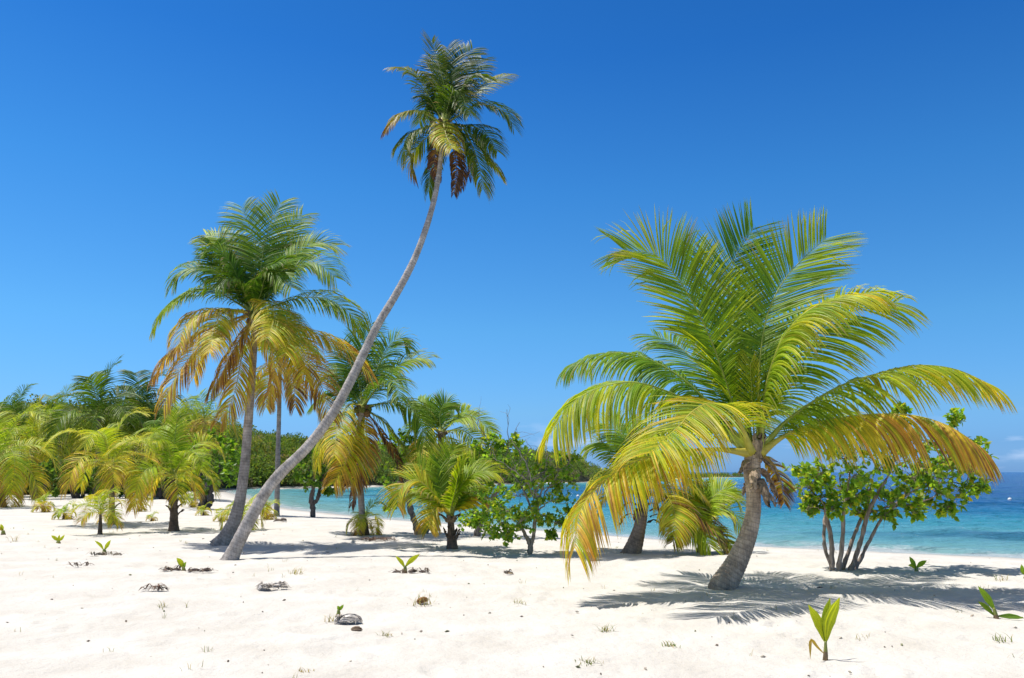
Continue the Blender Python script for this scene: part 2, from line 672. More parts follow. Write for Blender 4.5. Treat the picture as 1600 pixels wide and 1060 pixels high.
def shore_dist(x, y):
    """distance to the water line, positive on land"""
    pts = np.stack([x, y], 1)
    A = poly
    Bp = np.roll(poly, -1, 0)
    best = np.full(len(pts), 1e9)
    inside = np.zeros(len(pts), bool)
    for a, b in zip(A, Bp):
        ab = b - a
        L = max((ab ** 2).sum(), 1e-9)
        t = np.clip(((pts - a) @ ab) / L, 0, 1)
        d = ((pts - a - t[:, None] * ab) ** 2).sum(1)
        best = np.minimum(best, d)
        cond = (a[1] > pts[:, 1]) != (b[1] > pts[:, 1])
        if cond.any():
            xc = a[0] + (pts[:, 1] - a[1]) / (b[1] - a[1] + 1e-12) * ab[0]
            inside ^= cond & (pts[:, 0] < xc)
    d = np.sqrt(best)
    return np.where(inside, d, -d)


def sand_height(x, y, d=None, fine=True):
    if d is None:
        d = shore_dist(x, y)
    t = np.clip(d / 6.0, 0, 1)
    z = WATER + (-WATER) * (1 - (1 - t) ** 1.6)
    z = np.where(d < 0, np.maximum(WATER + .07 * d, -2.5), z)
    k = np.clip(d / 3.0, 0, 1)
    z = z + k * (.05 * vnoise(x * .35 + 7, y * .35) + .03 * vnoise(x * .9, y * .9 + 3))
    if fine:
        z = z + k * (.022 * vnoise(x * 2.4, y * 2.4) + .016 * vnoise(x * 5.1 + 9, y * 5.1) + .010 * vnoise(x * 11, y * 11 + 4) + .005 * vnoise(x * 23, y * 23))
    return z


rng = np.random.default_rng(11)
ang = np.r_[np.linspace(-180, -46, 45)[:-1], np.linspace(-46, 46, 620), np.linspace(46, 180, 46)[1:-1]]
rr = np.r_[0.15, 1.0, 1.9, np.geomspace(2.6, 45, 430), np.geomspace(46, 420, 60)]
A, R = np.meshgrid(np.radians(ang), rr)
X, Y = (R * np.sin(A)).ravel(), (R * np.cos(A)).ravel()
D = shore_dist(X, Y)
Z = sand_height(X, Y, D)
# scuffs and old footprints in the loose sand
for _ in range(900):
    fx, fy = rng.uniform(-14, 14), rng.uniform(3.2, 22)
    s, a, dep = rng.uniform(.06, .15), rng.uniform(0, 3.14), rng.uniform(.008, .03)
    near = np.where((abs(X - fx) < .6) & (abs(Y - fy) < .6))[0]
    dx, dy = X[near] - fx, Y[near] - fy
    u, w = dx * math.cos(a) + dy * math.sin(a), -dx * math.sin(a) + dy * math.cos(a)
    q = (u / (s * 1.7)) ** 2 + (w / s) ** 2
    Z[near] += -dep * np.exp(-q) + dep * .45 * np.exp(-(np.sqrt(q) - 1.7) ** 2 * 3)
na, nr = len(ang), len(rr)
i, j = np.meshgrid(np.arange(nr - 1), np.arange(na), indexing='ij')
j2 = (j + 1) % na
quads = np.stack([i * na + j, i * na + j2, (i + 1) * na + j2, (i + 1) * na + j], -1).reshape(-1, 4)[:, ::-1]
mb = MB()
mb.add(np.stack([X, Y, Z], 1), quads)
tag(mb.build('sand', M_SAND, attrs={'shore': D}), 'white coral sand beach with scuffs and old footprints', kind='structure')

ang = np.r_[np.linspace(-60, -36, 20)[:-1], np.linspace(-36, 60, 520), np.linspace(60, 100, 20)[1:]]
rr = np.r_[np.geomspace(11, 60, 260), np.geomspace(61, 400, 160)[0:], np.geomspace(420, 16000, 60)]
A, R = np.meshgrid(np.radians(ang), rr)
X, Y = (R * np.sin(A)).ravel(), (R * np.cos(A)).ravel()
D = -shore_dist(X, Y)
na, nr = len(ang), len(rr)
i, j = np.meshgrid(np.arange(nr - 1), np.arange(na - 1), indexing='ij')
quads = np.stack([i * na + j, i * na + j + 1, (i + 1) * na + j + 1, (i + 1) * na + j], -1).reshape(-1, 4)[:, ::-1]
keep = (D[quads] > -1.5).any(1)
amp = np.clip(D / 6, 0, 1)
Zs = WATER + amp * np.clip(60 / np.maximum(R.ravel(), 1), 0, 1) * (.16 * vnoise(X * .5 + Y * .3, Y * .9 - X * .25) + .09 * vnoise(X * 1.5, Y * 2.4))
# a small wave running up the beach
Zs += .12 * np.exp(-((D - 1.3 - .5 * vnoise(X * .25, Y * .25)) / .28) ** 2) * np.clip(.4 + 1.6 * vnoise(X * .22 + 4, Y * .22), 0, 1)
mb = MB()
mb.add(np.stack([X, Y, Zs], 1), quads[keep])
tag(mb.build('sea', M_SEA, attrs={'shore': D}), 'turquoise shallow water turning deep blue offshore', kind='structure')

# wooded headland across the bay: columns follow the view directions only to lay out its real ridge
hx = np.array([-700, 0, 100, 200, 300, 345, 400, 500, 650, 800, 900, 930, 955, 1050, 1150, 1165])
ridge_py = np.array([615, 641, 636, 636, 654, 666, 678, 690, 701, 705, 713, 722, 733, 735, 737.5, 743])
foot = np.array([50, 56, 58, 62, 70, 84] + [G(x, y, WATER)[1] + 2.0 for x, y in ((400, 764.6), (500, 763.2), (650, 760.2), (800, 757), (900, 754.4), (930, 753.2), (955, 752), (1050, 749), (1150, 746), (1165, 745.5))])
deep = np.where(hx < 940, 34., 26.)
deep[-3:] = 20
ridge_z = np.array([P(x, y, f + dd)[2] for x, y, f, dd in zip(hx, ridge_py, foot, deep)]) - 2.1
ridge_z = np.maximum(ridge_z, .2)


def hill_at(px, t):
    """column px, t=0 at the foot, 1 at the ridge, >1 down the far side"""
    f, dd, rz = np.interp(px, hx, foot), np.interp(px, hx, deep), np.interp(px, hx, ridge_z)
    y = f + dd * t
    x = (px - CX) / F / 1.0148 * y
    tt = np.clip(t, 0, 1)
    prof = np.where(t <= 1, tt ** .8 * (1.6 - .6 * tt), 1 - .35 * (t - 1) ** 2)
    z = -.12 + (rz + .12) * prof
    z = z + np.clip(t, 0, 1) * .9 * vnoise(x * .09, y * .09) * np.clip(rz / 4, 0, 1)
    return x, y, z


cols, rows = np.linspace(-700, 1165, 170), np.linspace(0, 1.9, 40)
PX, TT = np.meshgrid(cols, rows)
X, Y, Z = hill_at(PX.ravel(), TT.ravel())
Z[TT.ravel() == 0] = -.6
na, nr = len(cols), len(rows)
i, j = np.meshgrid(np.arange(nr - 1), np.arange(na - 1), indexing='ij')
quads = np.stack([i * na + j, i * na + j + 1, (i + 1) * na + j + 1, (i + 1) * na + j], -1).reshape(-1, 4)
mb = MB()
mb.add(np.stack([X, Y, Z], 1), quads, c=(.09, .085, .05))
tag(mb.build('hill', M_HILL), 'low green headland across the bay', kind='structure')


def scatter_leaves(mb, centre, direction, size, colour, rg, aspect=.5, simple=True):
    """leaf faces at centre (n,3): each a small folded lozenge of two triangles"""
    n = len(centre)
    d = nrm(direction)
    up = nrm(rg.normal(size=(n, 3)) + (0, 0, 1.2))
    w = nrm(np.cross(d, up))
    size = np.broadcast_to(size, (n,))[:, None]
    nn = np.cross(w, d)
    v = np.stack([centre, centre + d * size * .5 + w * size * aspect * .5 + nn * size * .10,
                  centre + d * size, centre + d * size * .5 - w * size * aspect * .5 + nn * size * .10], 1)
    k = np.arange(n)[:, None] * 4
    t = np.concatenate([k + (0, 1, 2), k + (0, 2, 3)], 1).reshape(-1, 3)
    mb.add(v.reshape(-1, 3), tris=t, c=np.repeat(np.broadcast_to(colour, (n, 3)), 4, 0))


rg = np.random.default_rng(21)
mb = MB()
NB = 2300
bp = rg.uniform(-320, 1160, NB)
bt = rg.uniform(-.02, 1.15, NB) ** 1.0
bx, by, bz = hill_at(bp, bt)
for k in range(NB):
    low = np.interp(bp[k], [900, 960], [1, .45])
    r = rg.uniform(.8, 2.0) * low
    if bt[k] > .85:
        r *= rg.uniform(.5, 1.05)
    h = r * rg.uniform(.8, 1.35)
    n = int(300 if low > .9 else 90)
    u = nrm(rg.normal(size=(n, 3)))
    u[:, 2] = np.abs(u[:, 2]) * 1.1 - .15
    rr_ = rg.uniform(.55, 1, n) ** .5
    lump = 1 + .35 * np.sin(u[:, 0] * 5 + k) * np.sin(u[:, 2] * 6 + k * 2)
    c0 = np.array([bx[k], by[k], bz[k] + h * .35]) + u * np.array([r, r, h]) * (rr_ * lump)[:, None]
    base = np.array([(.12, .19, .05), (.15, .23, .05), (.18, .21, .075), (.09, .145, .055), (.23, .27, .07), (.25, .225, .14)][rg.choice(6, p=[.28, .26, .16, .14, .1, .06])])
    cc = base * rg.uniform(.75, 1.3, (n, 1))
    scatter_leaves(mb, c0, u + rg.normal(size=(n, 3)) * .8, rg.uniform(.2, .42, n) * (.6 + .4 * low), cc, rg, .62)
tag(mb.build('woodland', M_WOODLAND, smooth=False), 'dense scrub and low trees covering the headland', kind='stuff')

# ------------------------------------------------------------------ palms
PALETTE = np.array([
    [.036, .095, .014],    # 0.0 deep green
    [.115, .225, .016],    # 0.2 green
    [.245, .330, .016],    # 0.4 yellow green
    [.460, .400, .026],    # 0.6 yellow
    [.440, .260, .050],    # 0.75 orange
    [.200, .085, .035],    # 0.9 brown
    [.110, .060, .045]])   # 1.0 dead
PALETTE[:5] *= 1.22
PKEY = np.array([0, .2, .4, .6, .75, .9, 1.0])


def pal(a):
    a = np.clip(a, 0, 1)
    return np.stack([np.interp(a, PKEY, PALETTE[:, k]) for k in range(3)], -1)


def frond(root, path, leaf_len, age=.3, face=0., droop=.5, lift=.25, n=60, width=.035, rib=.016, tipdry=.2, gappy=.04,
          seg=5, fold=True, age_tip=None, start=.14, wind=(.10, -.03, 0), seed=0, name='frond', label=None, out=None, dark=1.):
    """one pinnate leaf: path = rachis points in space; its leaflets are one mesh, its midrib a child mesh"""
    rg = np.random.default_rng(seed)
    m = 44
    n = int(n * (1.4 if seg == 3 else 1.6 if fold else 2.0))
    width = width * (1.0 if fold or seg == 3 else .72)
    calm = 1.0 if seg == 6 else .4
    path = spline(path, 60)[:57]
    Lr = np.linalg.norm(path[-1] - path[0])
    wob = np.cumsum(rg.normal(0, 1, (57, 3)), 0)
    wob = (wob - np.linspace(0, 1, 57)[:, None] * wob[-1]) * .0022 * Lr
    path = spline((path + wob)[::8], m)
    T = nrm(np.gradient(path, axis=0))
    if out is None:
        o = path[-1] - path[0]
        o[2] = 0
        if np.linalg.norm(o) < .05:
            o = np.array([0, 1, 0.])
        out = nrm(o)
    S0 = np.array([out[1], -out[0], 0.])
    S = nrm(S0 - T * (T @ S0)[:, None])
    N = np.cross(S, T)
    ph = rad(face) * (1 if out[0] < 0 else -1)
    prof = np.clip(np.linspace(0, 1, m) * 2.2, 0, 1)[:, None] * ph
    S, N = S * np.cos(prof) + N * np.sin(prof), N * np.cos(prof) - S * np.sin(prof)
    L = np.r_[0, np.cumsum(np.linalg.norm(np.diff(path, axis=0), axis=1))]
    tot = L[-1]
    s = np.repeat(np.linspace(start, 1.0, n), 2) + rg.uniform(-.5, .5, 2 * n) / n * .7
    s = np.clip(s, start, 1)
    sg = np.tile([1., -1.], n)
    keep = rg.random(2 * n) > gappy
    # ragged holes where the wind has stripped a run of leaflets
    if gappy > .03:
        for _ in range(rg.integers(1, 3)):
            c0, sd = rg.uniform(.3, .85), rg.choice([1., -1.])
            keep &= ~((np.abs(s - c0) < rg.uniform(.008, .025)) & (sg == sd))
    s, sg = s[keep], sg[keep]
    q = len(s)
    ip = lambda a: np.stack([np.interp(s * tot, L, a[:, k]) for k in range(3)], 1)
    p0, t0, s0, n0 = ip(path), nrm(ip(T)), nrm(ip(S)), nrm(ip(N))
    x = (s - start) / (1 - start)
    ll = 1.32 * leaf_len * np.interp(x, [0, .15, .4, .7, .9, 1], [.5, .86, 1, .92, .74, .55]) * rg.uniform(.9, 1.08, q)
    lf = lambda k: calm * (vnoise(s * 16 + 7 * k + seed, sg * 3 + seed * 1.7) + .6 * vnoise(s * 45 + k, sg * 5 + seed))
    a = np.radians(70 - 34 * x ** 1.4) + rg.normal(0, .032, q) + .12 * lf(1)
    li = lift * (1 - .3 * x) + rg.normal(0, .045, q) + .22 * lf(2)
    d = t0 * np.cos(a)[:, None] + s0 * (sg * np.sin(a) * np.cos(li))[:, None] + n0 * (np.sin(a) * np.sin(li))[:, None]
    d = nrm(d)
    grav = np.array([0, 0, -1.0]) + np.array(wind) * 2
    step = ll / seg
    pos = p0.copy()
    tw = rg.normal(0, .2, q) + .3 * lf(4)
    dr = droop * rg.uniform(.86, 1.16, q) * (1 + .45 * lf(3))
    kink = np.where(rg.random(q) < .07, rg.uniform(.3, .75, q), 9)
    rowsv = []
    prof_w = np.interp(np.linspace(0, 1, seg + 1), [0, .12, .4, .75, 1], [.35, .8, 1, .7, .04])
    wmax = width * (.55 + .45 * np.sin(np.pi * np.clip(x, 0.04, .96)) ** .6)
    for k in range(seg + 1):
        w = nrm(t0 - d * (t0 * d).sum(1, keepdims=True))
        nb = np.cross(d, w)
        w = nrm(w * np.cos(tw)[:, None] + nb * np.sin(tw)[:, None])
        nb = np.cross(d, w)
        nb *= np.sign((nb * n0).sum(1, keepdims=True) + 1e-6)
        hw = ((.84 if fold and seg == 6 else 1.02) * wmax * prof_w[k] * .5)[:, None]
        if fold:
            rowsv.append(np.stack([pos - w * hw - nb * hw * .35, pos, pos + w * hw - nb * hw * .35], 1))
        else:
            rowsv.append(np.stack([pos - w * hw, pos + w * hw], 1))
        pos = pos + d * step[:, None]
        f = (k + 1) / seg
        g = dr * (.25 + 1.5 * f) / seg * 1.5
        g = np.where(f > kink, g + 1.1 / seg * 2, g)
        d = nrm(d + grav * g[:, None])
    V = np.stack(rowsv, 1)                      # q, seg+1, c, 3
    c = V.shape[2]
    if age_tip is None:
        age_tip = age + .1
    aa = age + (age_tip - age) * x ** 1.2
    aa = aa[:, None] + (rg.normal(0, .05 + (.05 if age > .4 else 0), q) + .16 * lf(5))[:, None] + np.linspace(-.03, .09, seg + 1)[None, :]
    dry = (rg.random(q) < tipdry)[:, None] * np.clip((np.linspace(0, 1, seg + 1) - rg.uniform(.45, .8, q)[:, None]) * 3.2, 0, 1)
    C = pal(aa) * dark * rg.uniform(.68, 1.32, q)[:, None, None]
    straw = np.array([.42, .34, .20]) if age < .8 else np.array([.24, .16, .11])
    C = C * (1 - dry[..., None]) + straw * dry[..., None]
    C = np.repeat(C[:, :, None], c, 2)
    idx = np.arange(q * (seg + 1) * c).reshape(q, seg + 1, c)
    Q = np.stack([idx[:, :-1, :-1], idx[:, :-1, 1:], idx[:, 1:, 1:], idx[:, 1:, :-1]], -1).reshape(-1, 4)
    mb = MB()
    mb.add(V.reshape(-1, 3), Q, c=C.reshape(-1, 3))
    fo = mb.build(name, M_FROND if fold else M_FROND_OLD, root, smooth=False)
    if label:
        fo['label'] = label
    mb = MB()
    sl = np.linspace(0, 1, m)
    rc = pal(np.full(m, min(age + .12, 1))) * .6 + np.array([.30, .27, .09]) * .4 if age < .75 else pal(np.full(m, age)) * .8 + .02
    tube(mb, path - N * rib * .3, rib * (1.25 - 1.1 * sl ** .8) * (1 + 2.4 * np.exp(-sl * 13)), 6, rc)
    r = mb.build('midrib', M_RIB, fo)
    return fo


def arc(heart, az, elev, L, bend, n=9):
    """a rachis that leaves the heart at an azimuth and elevation and bows under its weight"""
    d = np.array([math.cos(az) * math.cos(elev), math.sin(az) * math.cos(elev), math.sin(elev)])
    out = np.array([math.cos(az), math.sin(az), 0])
    p = np.array(heart, float)
    pts = [p.copy()]
    for k in range(n):
        d = nrm(d + np.array([0, 0, -1]) * bend * (k + .4) / n ** 1.15)
        p = p + d * L / n
        pts.append(p.copy())
    return pts


def trunk_mesh(root, pts, radii, tint=(.20, .165, .135), seg=18, ring=.045, lump=.05, seed=0, step=.02, name='trunk', mat=None, flare=0.):
    rg = np.random.default_rng(seed)
    pr = np.c_[np.asarray(pts, float), np.asarray(radii, float)]
    ln = np.linalg.norm(np.diff(pr[:, :3], axis=0), axis=1).sum()
    n = max(12, min(260, int(ln / step)))
    s = spline(pr, n)
    p, r = s[:, :3], s[:, 3]
    al = np.linspace(0, ln, n)
    saw = (al / ring) % 1.0
    r = .84 * r * (1 + lump * .5 * np.cos(2 * np.pi * (al / ring + .35 * vnoise(al * 9, al * 0 + 5))) + lump * .6 * vnoise(al * 3 + seed, al * 0 + seed))
    th = np.linspace(0, 2 * np.pi, seg, endpoint=False)
    R = np.repeat(r[:, None], seg, 1)
    nz = vnoise(np.cos(th)[None, :] * 1.5 + 11 + seed + 0 * al[:, None], np.sin(th)[None, :] * 1.5 + al[:, None] * 4.0)
    R = R * (1 + lump * 1.6 * nz)
    if flare:
        fl = np.exp(-al / .16)[:, None] * flare * (1 + .5 * np.sin(th * 5 + seed)[None, :] + .3 * np.sin(th * 9 + 1)[None, :])
        R = R * (1 + np.maximum(fl, 0))
    mb = MB()
    tint = np.array(tint)
    C = tint * (1 + .25 * vnoise(al * 1.3 + seed, al * 0 + 3))[:, None]
    v = tube(mb, p, R[:, :, None], seg, C)
    att = np.r_[np.repeat(al, seg), 0, ln]
    return mb.build(name, mat or M_TRUNK, root, attrs={'along': att})


def sheath(root, base, az, L, w, tint, droop, seed, name='leaf_sheath', up=.8):
    """a dry leaf base clasping the top of the trunk: a curved, tapering, ragged plate"""
    rg = np.random.default_rng(seed)
    out = np.array([math.cos(az), math.sin(az), 0])
    side = np.array([-out[1], out[0], 0])
    n, c = 9, 5
    p = np.array(base, float)
    d = nrm(out * .38 + np.array([0, 0, up]))
    rows_ = []
    for k in range(n + 1):
        f = k / n
        ww = w * (1 - f) ** .6 * (1 + .25 * rg.normal() * f) + .006
        us = np.linspace(-1, 1, c)
        row = p + side * (us * ww)[:, None] - out * (.45 * ww * us ** 2)[:, None] + rg.normal(0, .012 * f + .003, (c, 3))
        rows_.append(row)
        p = p + d * L / n
        d = nrm(d + (out * .10 + np.array([0, 0, -1])) * droop / n * (1 + f))
    V = np.array(rows_)
    th = nrm(out + np.array([0, 0, .3])) * .012
    V2 = V - th
    idx = np.arange((n + 1) * c).reshape(n + 1, c)
    q1 = np.stack([idx[:-1, :-1], idx[:-1, 1:], idx[1:, 1:], idx[1:, :-1]], -1).reshape(-1, 4)
    mb = MB()
    col_ = np.array(tint) * rg.uniform(.7, 1.3)
    k = (n + 1) * c
    rim = np.r_[idx[:, 0], idx[-1, 1:], idx[::-1, -1][1:], idx[0, ::-1][1:]]
    rq = np.stack([rim[:-1], rim[1:], rim[1:] + k, rim[:-1] + k], 1)
    mb.add(np.vstack([V.reshape(-1, 3), V2.reshape(-1, 3)]), np.vstack([q1, q1[:, ::-1] + k, rq]), c=col_)
    return mb.build(name, M_FIBRE, root)


def nut(root, centre, r, tint, seed, name='coconut', mat=None):
    rg = np.random.default_rng(seed)
    n, seg = 10, 12
    ax = nrm(rg.normal(size=3) * .5 + np.array([0, 0, 1]))
    u = np.linspace(-1, 1, n)
    path = np.asarray(centre) + ax * (u * r * 1.2)[:, None]
    mb = MB()
    tube(mb, path, r * np.sqrt(np.maximum(1 - u ** 2, .02)), seg, np.array(tint) * rg.uniform(.8, 1.2))
    return mb.build(name, mat or M_HUSK, root)


PG = 'coconut palms on the beach'


def px_path(pts, Y0, dz, ease=1.0, base=None):
    """rachis given by where it is seen and how far its tip leans away (+) or towards us (-)"""
    L = np.r_[0, np.cumsum([math.dist(a, b) for a, b in zip(pts[:-1], pts[1:])])]
    L = L / L[-1]
    out = [P(x, y, Y0 + dz * t ** ease) for (x, y), t in zip(pts, L)]
    if base is not None:
        out[0] = base
    return out


# ---- foreground palm on the right
Y1 = G(1135, 922)[1]
b = G(1136, 921)
hero = empty('coconut_palm', b, 'short stout coconut palm with huge yellow green fronds in the right foreground', 'palm tree', PG)
u1 = Y1 / F
tp = [P(1127, 932, Y1), P(1131, 915, Y1), P(1152, 877, Y1), P(1169, 836, Y1), P(1177, 800, Y1), P(1177, 765, Y1), P(1175, 735, Y1), P(1177, 700, Y1)]
tr = np.array([25, 23.5, 18.5, 15.5, 13.6, 13.2, 15.5, 13]) * u1
trunk_mesh(hero, tp, tr, (.46, .36, .265), 48, .047, .035, 3, .010, flare=.05)
HZ = P(1178, 705, Y1)
S5 = 0.34 * .99
c5 = lambda L: [(820 + x * .3395, 300 + y * .3395) for x, y in L]
hero_fronds = [
    # pts, dz, face, age, age_tip, leaf_len, droop, lift, n
    ([(1172, 695), (1146, 565), (1141, 440), (1158, 385), (1187, 345)], 1.3, 30, .18, .2, .80, .12, .35, 84),
    ([(1168, 695), (1139, 622), (1112, 544), (1078, 477), (1030, 409), (985, 388), (960, 404)], .2, 62, .33, .36, .86, .20, .20, 96),
    ([(1170, 690), (1140, 560), (1110, 450), (1082, 374)], 1.9, 15, .15, .25, .6, .2, .3, 60),
    ([(1182, 695), (1186, 560), (1208, 470), (1240, 420), (1273, 385), (1306, 364)], .55, 52, .30, .36, .82, .14, .30, 92),
    ([(1188, 697), (1198, 600), (1225, 524), (1259, 490), (1303, 466), (1378, 455)], -.9, 25, .36, .5, .72, 1.15, -.15, 90),
    ([(1190, 697), (1212, 590), (1276, 519), (1344, 483), (1419, 470)], .3, 50, .33, .40, .78, .75, .05, 92),
    ([(1190, 700), (1235, 650), (1310, 606), (1378, 582), (1446, 575), (1514, 585), (1572, 613)], -.2, 20, .30, .52, .70, 1.5, -.35, 96),
    ([(1185, 710), (1219, 682), (1264, 661), (1327, 649), (1389, 646), (1451, 655), (1505, 678), (1546, 709)], -1.0, 15, .48, .68, .78, 2.1, -.4, 100),
    ([(1172, 700), (1105, 633), (1058, 588), (1010, 558), (956, 551), (908, 560), (878, 580)], 1.1, 20, .14, .25, .66, 1.2, -.15, 88),
    ([(1168, 702), (1120, 660), (1071, 632), (1024, 609), (973, 599), (922, 614), (881, 646), (856, 690)], -.5, 22, .26, .42, .76, 1.4, -.25, 94),
    ([(1170, 705), (1150, 648), (1110, 633), (1075, 650), (1035, 688), (1008, 716)], -2.0, 10, .46, .47, .78, .65, .05, 78),
    ([(1165, 715), (1100, 700), (1030, 704), (965, 729), (926, 766), (902, 815), (897, 878)], -1.3, 12, .50, .62, .68, 1.8, -.25, 92),
    ([(1188, 715), (1206, 722), (1220, 748), (1226, 790)], .6, 10, .66, .85, .24, .9, .05, 34),
    ([(1170, 700), (1120, 610), (1060, 540), (1010, 520)], 2.3, 15, .10, .2, .62, .6, .2, 74),
    ([(1185, 705), (1240, 650), (1300, 640), (1350, 668)], 2.1, 10, .25, .4, .60, .8, .2, 70),
    ([(1168, 708), (1110, 668), (1040, 670), (985, 712)], 1.9, 10, .30, .45, .60, .8, .15, 70),
]
for k, (pts, dz, face, age, at, ll, dr, lf, n) in enumerate(hero_fronds):
    lab = {7: 'orange yellow frond arching low to the right', 11: 'yellowed frond drooping to the sand on the left', 10: 'bright yellow frond bent towards the viewer'}.get(k)
    frond(hero, px_path(pts, Y1, dz, 1.25, HZ + np.array([0, 0, -.02]) + .07 * nrm(np.array([pts[-1][0] - 1178, dz * 90, 0]))), ll, age, face, dr, lf, n, .036, .021, .16, .05, 6, True, at, .13, seed=100 + k, label=lab)
# spear leaf and flower stalk
frond(hero, [HZ, P(1176, 640, Y1), P(1172, 560, Y1 + .1)], .3, .4, 0, .05, 1.1, 24, .02, .012, .0, .0, 4, True, seed=160)
for k, az in enumerate(np.radians([205, 245, 280, 312, 345, 20, 110])):
    hz = HZ + np.array([math.cos(az), math.sin(az), 0]) * .115 - np.array([0, 0, .10 + .14 * (k % 4)])
    sheath(hero, hz, az, .30 + .08 * (k % 3), .085, (.36, .27, .19), .9 + .4 * (k % 3), 40 + k, up=-.25)
for k, az in enumerate(np.radians([190, 222, 262, 300, 340, 20, 90, 140])):
    sheath(hero, HZ + np.array([math.cos(az), math.sin(az), 0]) * .10 - np.array([0, 0, .16]), az, .40, .085, (.30, .23, .15), -.1, 80 + k, 'leaf_base', up=2.2)


# ---- tall leaning palm
def palm_px(label, base_px, trunk_px, radii_px, lean, fronds, scale, ll, seeds, tint, conv=lambda q: q, seg=16, n=44, width=.034, nuts=0, ring=.05, group=PG, flare=.3, droop_mul=1., folded=False, name='coconut_palm', dark=1.):
    g0 = G(*base_px)
    Yb = g0[1]
    root = empty(name, g0, label, 'palm tree', group)
    f = np.linspace(0, 1, len(trunk_px))
    pts = [P(x, y, Yb + lean * t ** 1.3) for (x, y), t in zip(trunk_px, f)]
    rr2 = [r * (Yb + lean * t) / F for r, t in zip(radii_px, f)]
    pts[0] = pts[0] - np.array([0, 0, .04])
    trunk_mesh(root, pts, rr2, tint, seg, ring, .05, seeds, .03, flare=flare)
    Yh = Yb + lean
    H = pts[-1]
    for k, (q, dz, face, age, at, dr) in enumerate(fronds):
        path = px_path(conv(q), Yh, dz, 1.2, H)
        llk = ll * (.5 if age > .88 else 1)
        nm = 'dead_frond' if age > .88 else 'frond'
        Lr = sum(np.linalg.norm(np.subtract(a, c)) for a, c in zip(path[:-1], path[1:]))
        frond(root, path, llk * min(1, .55 + .25 * Lr / scale), age, face, dr * droop_mul, .15, n, width, .018, .22, .08, 4, folded, at, .12, seed=seeds * 50 + k, name=nm, dark=dark if age < .4 else 1.)
    for k in range(nuts):
        a = k * 2.4
        nut(root, H + np.array([math.cos(a) * .16, math.sin(a) * .16, -.08 - .1 * (k % 2)]), .085, (.20, .12, .05) if k % 2 else (.16, .17, .04), seeds + k)
    for k in range(7):
        a = k * .9
        sheath(root, H + np.array([math.cos(a) * .1, math.sin(a) * .1, -.15]), a, .3, .06, (.2, .15, .1), 1.2, seeds * 9 + k)
    return root, H


c3 = lambda L: [(560 + x * .283, 30 + y * .283) for x, y in L]
tall = [
    ([(470, 540), (490, 300), (490, 140)], .8, 20, 0.03, 0.14, .3),
    ([(480, 540), (540, 290), (645, 150)], .7, 40, 0.01, 0.19, .3),
    ([(480, 540), (440, 330), (425, 200)], .9, 20, -0.01, 0.09, .3),
    ([(490, 540), (590, 360), (650, 318), (715, 330)], -.3, 30, 0.03, 0.24, .5),
    ([(490, 540), (600, 320), (692, 212)], .9, 35, -0.01, 0.24, .4),
    ([(490, 540), (630, 410), (740, 345), (828, 300)], .9, 30, 0.21, 0.49, .5),
    ([(500, 545), (640, 480), (740, 478), (820, 525), (865, 610)], -.2, 35, 0.01, 0.29, .6),
    ([(500, 550), (640, 590), (725, 650), (775, 745)], -.6, 40, 0.06, 0.34, .7),
    ([(490, 560), (620, 630), (700, 740), (760, 810), (800, 870)], .5, 20, 0.16, 0.49, .9),
    ([(490, 570), (600, 660), (660, 800), (690, 960)], -.4, 25, 0.11, 0.49, .9),
    ([(470, 560), (460, 545), (480, 620), (520, 725)], -1.0, 5, 0.50, 0.56, .7),
    ([(480, 590), (530, 740), (540, 860), (525, 985)], -.2, 30, 0.95, 0.98, 1.0),
    ([(480, 590), (560, 740), (580, 860), (570, 950)], .4, 10, 0.97, 0.98, 1.0),
    ([(485, 585), (590, 680), (625, 790), (605, 890)], -.2, 30, 0.93, 0.97, 1.0),
    ([(475, 585), (430, 690), (420, 800), (440, 900)], -.2, 20, 0.91, 0.97, 1.0),
    ([(460, 550), (350, 512), (240, 522), (150, 612)], -.2, 25, 0.26, 0.80, .8),
    ([(460, 545), (380, 390), (300, 295), (188, 265)], .3, 30, 0.16, 0.54, .5),
    ([(455, 555), (330, 608), (250, 685), (270, 765)], -.5, 15, 0.16, 0.44, .9),
    ([(455, 565), (355, 670), (290, 770), (312, 885)], .4, 15, 0.16, 0.80, .9),
    ([(465, 590), (435, 720), (400, 850), (385, 970)], .5, 30, 0.11, 0.29, .8),
    ([(475, 540), (520, 400), (570, 420), (620, 540)], -.9, 10, 0.09, 0.24, .6),
    ([(465, 545), (420, 450), (380, 470), (330, 590)], .9, 10, 0.03, 0.24, .7),
    ([(480, 540), (470, 380), (398, 100)], .3, 0, 0.21, 0.44, .1),
]
palm_px('very tall slender leaning palm with small ragged crown against open sky', (361, 873),
        [(357, 879), (371, 850), (391, 811), (414, 771), (440, 738), (479, 700), (516, 652), (545, 601), (570, 549), (593, 503), (620, 458), (647, 406), (668, 350), (681, 300), (688, 255), (693, 195)],
        [14, 12, 11, 10.2, 9.7, 9.2, 8.8, 8.4, 7.9, 7.4, 6.9, 6.3, 5.7, 5.2, 4.8, 4.3], 1.9, tall, 1.6, .58, 7, (.43, .385, .34), c3, droop_mul=1.5, dark=.5, n=40, width=.04, seg=20, nuts=4, ring=.06)

